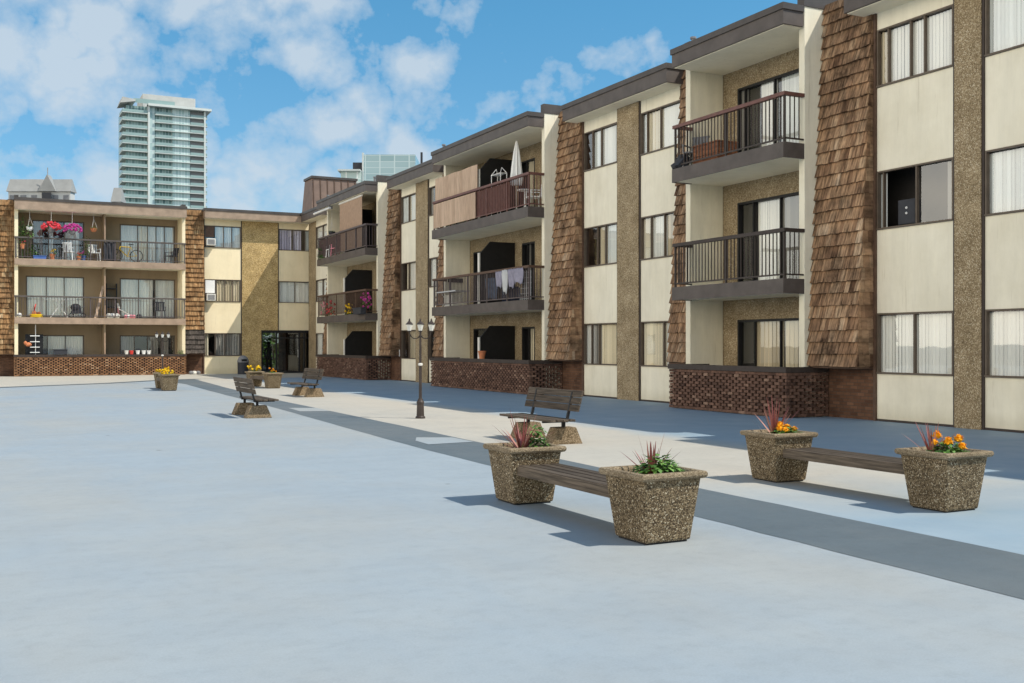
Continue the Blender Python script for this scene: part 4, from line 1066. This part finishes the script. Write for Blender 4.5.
for k, (dx, mm, lab) in enumerate([(6.95, 'off_white', 'leftmost white pot on the left wing patio wall'), (7.2, 'bright_red', 'red pot between the white pots on the left wing patio wall'), (7.52, 'white', 'white pot just right of the red pot'), (7.82, 'white', 'second white pot right of the red pot'), (8.08, 'white', 'rightmost white pot on the left wing patio wall')]):
    tag(MB().lathe([(.075, 0), (.1, .16), (.11, .17), (.11, .2), (.09, .2), (.08, .17)], n=12).build('flower_pot', M[mm], None, (dx, 59.6, 1.12)), lab, 'pot', 'pots along the left wing patio wall')
leafy('leafy_plant', (9.75, 59.75, 1.12), 'dark plant on the right end of the left wing brick wall', .14, .1, .26, 60, .1)
# air conditioners
def aircon(loc, label):
    t = thing('air_conditioner', label, 'air conditioner', loc, 0, 'window air conditioners')
    MB().box(-.24, .24, -.3, .1, 0, .38).build('casing', M['off_white'], t, bevel=.012)
    g = MB()
    for k in range(7): g.box(-.19, .19, -.312, -.302, .05 + k * .042, .075 + k * .042)
    g.build('grille', M['mid_grey'], t)
aircon((11.42, 60.25, 7.12), 'window air conditioner at the top-floor window right of the shingle strip')
aircon((11.42, 60.25, 4.06), 'window air conditioner below the white board at the middle-floor window')
# debris at the wall foot
bags((10.5, 59.8, 0), 'small grey items at the foot of the shingle strip left of the cream wall', ['mid_grey', 'off_white'], 3, .13)

# ---- right wing, bay with plywood screens (floor 3)
pw = thing('plywood_screen', 'plywood privacy screen rising above and below the rail of the top balcony', 'screen', (15.84, 36.45, z3))
for z0, z1, nm in ((.10, 1.03, 'lower_board'), (1.14, 2.02, 'upper_board')):
    mb = MB()
    xo = (-.055, -.038) if nm == 'lower_board' else (.02, .045)
    for k in range(15):
        y = -1.95 + k * .26; mb.box(xo[0], xo[1], y, y + .254, z0, z1 + (.0 if nm == 'lower_board' else .05 * math.sin(k)*.2))
    mb.build(nm, M['plywood'], pw)
for y in (-1.8, 0, 1.8): MB().box(.05, .09, y - .03, y + .03, .1, 2.0).build('post', M['trim_brown'], pw)
t = thing('parasol', 'closed white parasol standing on the top balcony with plywood screens', 'parasol', (16.15, 31.95, z3))
MB().cyl((0, 0, .05), (0, 0, 2.45), .02).build('pole', M['off_white'], t)
cm = MB(); prof = [(.03, 2.42), (.09, 2.1), (.15, 1.6), (.19, 1.2), (.17, .95)]
n = 16; vs = []
for r_, z in prof:
    for i in range(n): a = 2 * math.pi * i / n; q = r_ * (1.15 if i % 2 else .75); vs.append((q * math.cos(a), q * math.sin(a), z))
cm.add(vs, [(j * n + i, j * n + (i + 1) % n, (j + 1) * n + (i + 1) % n, (j + 1) * n + i) for j in range(len(prof) - 1) for i in range(n)] + [tuple(range(n))])
cm.build('canopy', M['white'], t); MB().lathe([(.22, 0), (.22, .05), (.05, .1)], n=12).build('base', M['light_grey'], t)
t = thing('wire_rack', 'white metal plant rack left of the closed parasol on the top balcony', 'rack', (16.1, 33.2, z3))
fr = MB()
for y in (-.36, .36):
    for x in (-.12, .12): fr.cyl((x, y, 0), (x, y, 1.5), .014, n=6)
    fr.tube([(-.12, y, 1.5), (0, y * .6, 1.7), (.12, y, 1.5)], .012)
fr.build('frame', M['white'], t)
for z in (.3, .8, 1.2, 1.48): MB().box(-.13, .13, -.37, .37, z, z + .02).build('shelf', M['white'], t)
pot_plant((16.1, 33.15, z3 + .32), 'white flowers in a pot on the white metal rack', 'terracotta', 'white', .12, 7)
tag(MB().lathe([(.24, .70), (.26, .72), (.24, .74)], n=14).cyl((0, 0, 0), (0, 0, .7), .025).lathe([(.16, 0), (.16, .03)], n=12).build('side_table', M['white'], None, (16.2, 31.45, z3)), 'small round white table beside the closed parasol', 'table')
# floor 2: laundry, table, boxes, lattice
def cloth(loc, w, h, mat, label, grp='clothes drying over the rail'):
    mb = MB(); n = 8; m = 6
    vs = [(.03 * math.sin(i * 1.3 + j * .6), -w / 2 + w * i / n, -h * j / m + rng.uniform(-.01, .01) - (.05 * math.sin(i * .9) if j == m else 0)) for j in range(m + 1) for i in range(n + 1)]
    mb.add(vs, [(j * (n + 1) + i, j * (n + 1) + i + 1, (j + 1) * (n + 1) + i + 1, (j + 1) * (n + 1) + i) for j in range(m) for i in range(n)])
    o = mb.build('laundry', M[mat], None, loc, smooth=True); s = o.modifiers.new('thick', 'SOLIDIFY'); s.thickness = .012
    return tag(o, label, 'laundry', grp)
cloth((15.73, 32.45, 4.10), .42, .55, 'lilac', 'lilac garment hanging leftmost over the middle balcony rail')
cloth((15.72, 31.98, 4.12), .34, .78, 'light_grey', 'long whitish garment over the middle balcony rail')
cloth((15.73, 31.52, 4.12), .40, .62, 'lilac', 'grey-lilac garment right of the whitish one on the rail')
cloth((15.73, 31.0, 4.12), .62, .50, 'lilac', 'wide grey cloth, rightmost on the middle balcony rail')
cloth((15.95, 33.5, 3.95), .9, .75, 'denim', 'dark blue cloth hanging behind the middle balcony rail', None)
drape('cloth_cover', (16.2, 32.6, z2), .7, .6, .4, 'navy', 'dark covered furniture behind the laundry on the middle balcony', 'cover')
t = thing('lattice_screen', 'dark square lattice screen at the near end of the laundry balcony', 'lattice', (15.9, 30.82, z2))
lt = MB()
for k in range(6): lt.box(-.005, .012, -.38 + k * .15, -.36 + k * .15, .05, 1.0)
for k in range(6): lt.box(.013, .022, -.38, .39, .08 + k * .17, .10 + k * .17)
lt.build('slats', M['light_grey'], t)
t = thing('folding_table', 'white folding table at the far end of the laundry balcony', 'table', (16.1, 37.2, z2))
MB().box(-.3, .3, -.9, .9, .58, .62).build('tabletop', M['light_grey'], t)
for y in (-.7, .7): MB().cyl((-.2, y, 0), (.2, y, .58), .016).cyl((.2, y, 0), (-.2, y, .58), .016).build('leg', M['off_white'], t)
tag(MB().box(-.2, .2, -.38, .38, 0, .45).box(-.21, .21, -.39, .39, .45, .48).build('storage_box', M['off_white'], None, (16.15, 37.3, z2)), 'white storage box under the folding table on the laundry balcony', 'box')
for y, z, lab in ((38.35, 3.95, 'left dark picture frame on the cream side wall of the laundry balcony'),):
    pass
tag(MB().box(-.32, .32, -.04, 0, -.08, .08).box(-.30, .30, -.05, -.04, -.06, .06).build('wall_box', M['black'], None, (16.75, 38.49, 4.15)), 'black wall-mounted box on the cream side wall of the laundry balcony', 'box')
tag(MB().lathe([(.09, 0), (.13, .22), (.15, .23), (.15, .28), (.12, .28), (.11, .22)], n=12).build('flower_pot', M['terracotta'], None, (15.82, 34.0, 1.12)), 'terracotta pot on the brick wall below the laundry balcony', 'pot')
# far bay (floor 3): tan blind, awning roll, plants ; floor 2: flowers
t = thing('roller_blind', 'tan roller blind hanging behind the rail of the far top balcony', 'blind', (15.86, 49.0, z3))
MB().box(0, .015, -1.7, 1.7, .15, 2.5).build('fabric', M['tan_blind'], t)
MB().cyl((.0, -1.72, 2.53), (.0, 1.72, 2.53), .05).build('roller', M['off_white'], t)
t = thing('awning', 'rolled white awning under the roof edge at the far balcony', 'awning', (15.72, 53.2, 8.5))
MB().cyl((0, -1.3, 0), (0, 1.5, 0), .06).build('roll', M['white'], t)
for y in (-1.1, 1.3): MB().box(-.02, .2, y - .02, y + .02, -.02, .14).build('bracket', M['mid_grey'], t)
leafy('leafy_plant', (15.95, 53.75, z3), 'green plant at the far end of the balcony with the tan blind', .3, .3, 1.0, 200, .15)
hb = hanging_basket((15.95, 52.3, 7.35), 'dark hanging plant under the soffit left of the tan blind', 1.25, 'charcoal', leaves=50, size=.16); hb['group'] = 'hanging baskets on the balconies'
flowers('balcony_flowers', (15.85, 46.75, z2 + .25), 'magenta flowers at the near end of the far middle balcony', fl(30, .14, .5, .05, .75, .07), 'magenta_flower', .16, .55, .6, 120, .1)
flowers('balcony_flowers', (15.9, 49.2, z2), 'yellow flowers behind the rail of the far middle balcony', fl(22, .12, .45, .1, .55, .07), 'yellow_flower', .16, .5, .5, 120, .1)
flowers('balcony_flowers', (15.9, 52.2, z2), 'red flowers behind the rail near the far end of the middle balcony', fl(26, .12, .5, .1, .8, .07), 'red_flower', .16, .5, .7, 120, .1)
flowers('balcony_flowers', (15.9, 53.4, z2), 'pale pink flowers at the far end of the middle balcony', fl(18, .12, .3, .2, .85, .06), 'pink', .14, .3, .7, 80, .1)
tag(MB().box(-.12, .12, -.55, .55, 0, .28).box(-.14, .14, -.57, .57, .25, .30).build('planter_trough', M['charcoal'], None, (15.62, 46.95, z2)), 'dark trough holding the magenta flowers of the far middle balcony', 'trough')
# nearest bay
t = thing('wooden_crate', 'reddish wooden box on the nearest top balcony', 'crate', (16.3, 21.35, z3))
for k in range(4): MB().box(-.3, .3, -.5, .5, .02 + k * .125, .135 + k * .125).build('board', M['red_wood'], t)
MB().box(-.32, .32, -.52, .52, .52, .555).build('lid', M['red_wood'], t)
tag(MB().ball((0, 0, .2), .2, .22, 9, None, .2).ball((-.05, .2, .12), .14, .13, 8, None, .2).build('bag_pile', M['charcoal'], None, (15.95, 22.2, z3)), 'dark bag in the far corner of the nearest top balcony', 'bag')
t = thing('speaker', 'black stereo box with two white dots inside the open window above the marigolds', 'speaker', (17.2, 15.95, 4.1))
MB().box(-.15, .12, -.22, .22, 0, .5).build('cabinet', M['charcoal'], t)
for z in (.22, .33): MB().ring((-.152, .0, z), (1, 0, 0), .018, .01, 10).build('driver', M['white'], t)
tag(MB().box(0, .02, -.13, .13, 0, .3).build('notice_box', M['white'], None, (16.86, 45.15, 1.1)), 'small white meter box on the wall behind the lamp post', 'meter box')
# loungers: small grey items; person in the entrance; shrub beyond the lobby
def person(loc, rz):
    t = thing('person', 'person in dark clothes standing behind the entrance glass', 'person', loc, rz)
    J = {'pel': (0, 0, .95, .13), 'waist': (0, 0, 1.1, .125), 'chest': (0, 0, 1.33, .15), 'neck': (0, .01, 1.5, .055), 'head': (0, 0, 1.6, .085), 'crown': (0, 0, 1.72, .075)}
    E = [('pel', 'waist'), ('waist', 'chest'), ('chest', 'neck'), ('neck', 'head'), ('head', 'crown')]
    for s, k in ((-1, 'l'), (1, 'r')):
        J.update({k + 'sh': (s * .19, 0, 1.43, .06), k + 'el': (s * .27, .02, 1.15, .045), k + 'wr': (s * .24, -.08, .92, .032), k + 'ha': (s * .235, -.1, .82, .035),
                  k + 'hip': (s * .095, 0, .88, .095), k + 'kn': (s * .11, -.01, .48, .062), k + 'an': (s * .12, .02, .09, .042), k + 'to': (s * .14, -.15, .04, .04)})
        E += [('chest', k + 'sh'), (k + 'sh', k + 'el'), (k + 'el', k + 'wr'), (k + 'wr', k + 'ha'), ('pel', k + 'hip'), (k + 'hip', k + 'kn'), (k + 'kn', k + 'an'), (k + 'an', k + 'to')]
    keys = list(J); me = bpy.data.meshes.new('body')
    me.from_pydata([J[k][:3] for k in keys], [(keys.index(a), keys.index(b)) for a, b in E], [])
    o = bpy.data.objects.new('body', me); col.objects.link(o); o.parent = t
    sk = o.modifiers.new('skin', 'SKIN'); layer = me.skin_vertices[0] if me.skin_vertices else None
    if layer is None:
        bm = bmesh.new(); bm.from_mesh(me); bm.verts.layers.skin.verify(); bm.to_mesh(me); bm.free(); layer = me.skin_vertices[0]
    for i, k in enumerate(keys):
        layer.data[i].radius = (J[k][3], J[k][3] * (.75 if k in ('chest', 'waist', 'pel') else 1)); layer.data[i].use_root = (k == 'pel')
    ss = o.modifiers.new('sub', 'SUBSURF'); ss.levels = 2; ss.render_levels = 2
    me.materials.append(M['charcoal'])
    MB().ball((0, .02, 1.70), .1, .09, 10).build('hair', M['black'], t)
person((14.78, 60.62, 0), R(10))
leafy('shrub', (18.8, 77.5, 0), 'green shrub seen through the entrance glass', 2.0, .8, 3.2, 2200, .35)

# ------------------------------------------------------------------ camera, light, world
cam = bpy.data.cameras.new('camera'); co = bpy.data.objects.new('camera', cam); col.objects.link(co)
co.location = (0, 0, 1.6); co.rotation_euler = (R(90), 0, -.4637)
cam.sensor_width = 36; cam.lens = 1064 / 1024 * 36; cam.shift_y = 3.7 / 1024; cam.clip_end = 5000; cam.clip_start = .05
scene.camera = co
to_sun = Vector((.58, -.53, 1)).normalized()
sun = bpy.data.lights.new('sun', 'SUN'); sun.energy = 4.6; sun.angle = R(.5); sun.color = (1, .93, .82)
so = bpy.data.objects.new('sun', sun); col.objects.link(so); so.rotation_euler = to_sun.to_track_quat('Z', 'Y').to_euler(); so.location = (20, -20, 40)
w = bpy.data.worlds.new('World'); scene.world = w; w.use_nodes = True; nt = w.node_tree; nt.nodes.clear()
out = nt.nodes.new('ShaderNodeOutputWorld'); bg = nt.nodes.new('ShaderNodeBackground'); bg.inputs['Strength'].default_value = .15
sky = nt.nodes.new('ShaderNodeTexSky'); sky.sky_type = 'NISHITA'; sky.sun_disc = False
sky.sun_elevation = math.asin(to_sun.z); sky.sun_rotation = math.atan2(to_sun.x, to_sun.y)
sky.air_density = 1.0; sky.dust_density = .5; sky.ozone_density = 2.0
tc = nt.nodes.new('ShaderNodeTexCoord'); gen = tc.outputs['Generated']
sz = nt.nodes.new('ShaderNodeSeparateXYZ'); nt.links.new(gen, sz.inputs[0])
hz = ramp(nt, sz.outputs[2], [(0, (.54, .70, .84)), (.10, (.52, .76, .88)), (.30, (.44, .90, .99))])
tint = mix(nt, 1, sky.outputs[0], hz.outputs[0], 'MULTIPLY')
def lobe(v, lo_, hi_, a, b):
    dp = N(nt, 'ShaderNodeVectorMath', operation='DOT_PRODUCT'); nt.links.new(gen, dp.inputs[0]); dp.inputs[1].default_value = Vector(v).normalized()
    mr = N(nt, 'ShaderNodeMapRange', clamp=True); nt.links.new(dp.outputs['Value'], mr.inputs[0])
    for k, x in enumerate((lo_, hi_, a, b)): mr.inputs[k + 1].default_value = x
    return mr.outputs[0]
def madd(a, k, b):
    n = N(nt, 'ShaderNodeMath', operation='MULTIPLY_ADD'); nt.links.new(a, n.inputs[0]); n.inputs[1].default_value = k; nt.links.new(b, n.inputs[2]); return n.outputs[0]
# cumulus banks, thicker to the left of the view: billows from smooth cells, broken up by fine noise
wn = N(nt, 'ShaderNodeTexNoise', Scale=13, Detail=4, Roughness=.55); nt.links.new(gen, wn.inputs['Vector'])
wv = N(nt, 'ShaderNodeVectorMath', operation='MULTIPLY_ADD'); nt.links.new(wn.outputs['Color'], wv.inputs[0]); wv.inputs[1].default_value = (.12, .12, .12); nt.links.new(gen, wv.inputs[2])
vo = N(nt, 'ShaderNodeTexVoronoi', Scale=17)
mp = N(nt, 'ShaderNodeMapping'); mp.inputs['Scale'].default_value = (1, 1, 1.25); nt.links.new(wv.outputs[0], mp.inputs['Vector']); nt.links.new(mp.outputs[0], vo.inputs['Vector'])
n1 = noise(nt, 20, 9, .64, gen, (1, 1, 1.2)); n2 = noise(nt, 6.0, 2, .5, gen, (1, 1, 1.5))
va = .4637 + math.atan((205 - 512) / 1064)
mask = lobe((math.sin(va), math.cos(va), .20), .925, .985, -.30, .05)
inv = N(nt, 'ShaderNodeMath', operation='MULTIPLY_ADD'); nt.links.new(vo.outputs['Distance'], inv.inputs[0]); inv.inputs[1].default_value = -.6; inv.inputs[2].default_value = .25
dens = N(nt, 'ShaderNodeMath', operation='ADD'); nt.links.new(madd(n2, .9, madd(n1, .8, inv.outputs[0])), dens.inputs[0]); nt.links.new(mask, dens.inputs[1])
cl = ramp(nt, dens.outputs[0], [(.665, (0, 0, 0)), (.72, (.22, .22, .22)), (.84, (.48, .48, .48)), (1.0, (.82, .82, .82))])
final = mix(nt, cl.outputs[0], tint, (4.1, 4.7, 5.25))
# added cloud glow in the unseen west sky, put in to brighten the shaded facade
wm = lobe((-.97, -.2, .12), .05, .75, 0, 1)
spz = nt.nodes.new('ShaderNodeSeparateXYZ'); nt.links.new(gen, spz.inputs[0])
low = N(nt, 'ShaderNodeMapRange', clamp=True); nt.links.new(spz.outputs[2], low.inputs[0])
low.inputs[1].default_value = .30; low.inputs[2].default_value = .62; low.inputs[3].default_value = 1; low.inputs[4].default_value = 0
wc = ramp(nt, noise(nt, 2.6, 8, .6, gen), [(.33, (.5, .5, .5)), (.58, (1, 1, 1))])
wmul = N(nt, 'ShaderNodeMath', operation='MULTIPLY'); nt.links.new(wm, wmul.inputs[0]); nt.links.new(wc.outputs[0], wmul.inputs[1])
wm2 = N(nt, 'ShaderNodeMath', operation='MULTIPLY'); nt.links.new(wmul.outputs[0], wm2.inputs[0]); nt.links.new(low.outputs[0], wm2.inputs[1])
final = mix(nt, wm2.outputs[0], final, (19.0, 16.9, 13.7))
nt.links.new(final, bg.inputs['Color']); nt.links.new(bg.outputs[0], out.inputs[0])
w.cycles.sampling_method = 'MANUAL'; w.cycles.sample_map_resolution = 256
scene.view_settings.view_transform = 'Standard'; scene.view_settings.look = 'None'; scene.view_settings.exposure = 0; scene.view_settings.gamma = 1
scene.render.engine = 'CYCLES'; scene.render.resolution_x = 1024; scene.render.resolution_y = 683
scene.cycles.max_bounces = 8; scene.cycles.transparent_max_bounces = 12
for o in bpy.data.objects:
    if 'world_mesh' in o: del o['world_mesh']
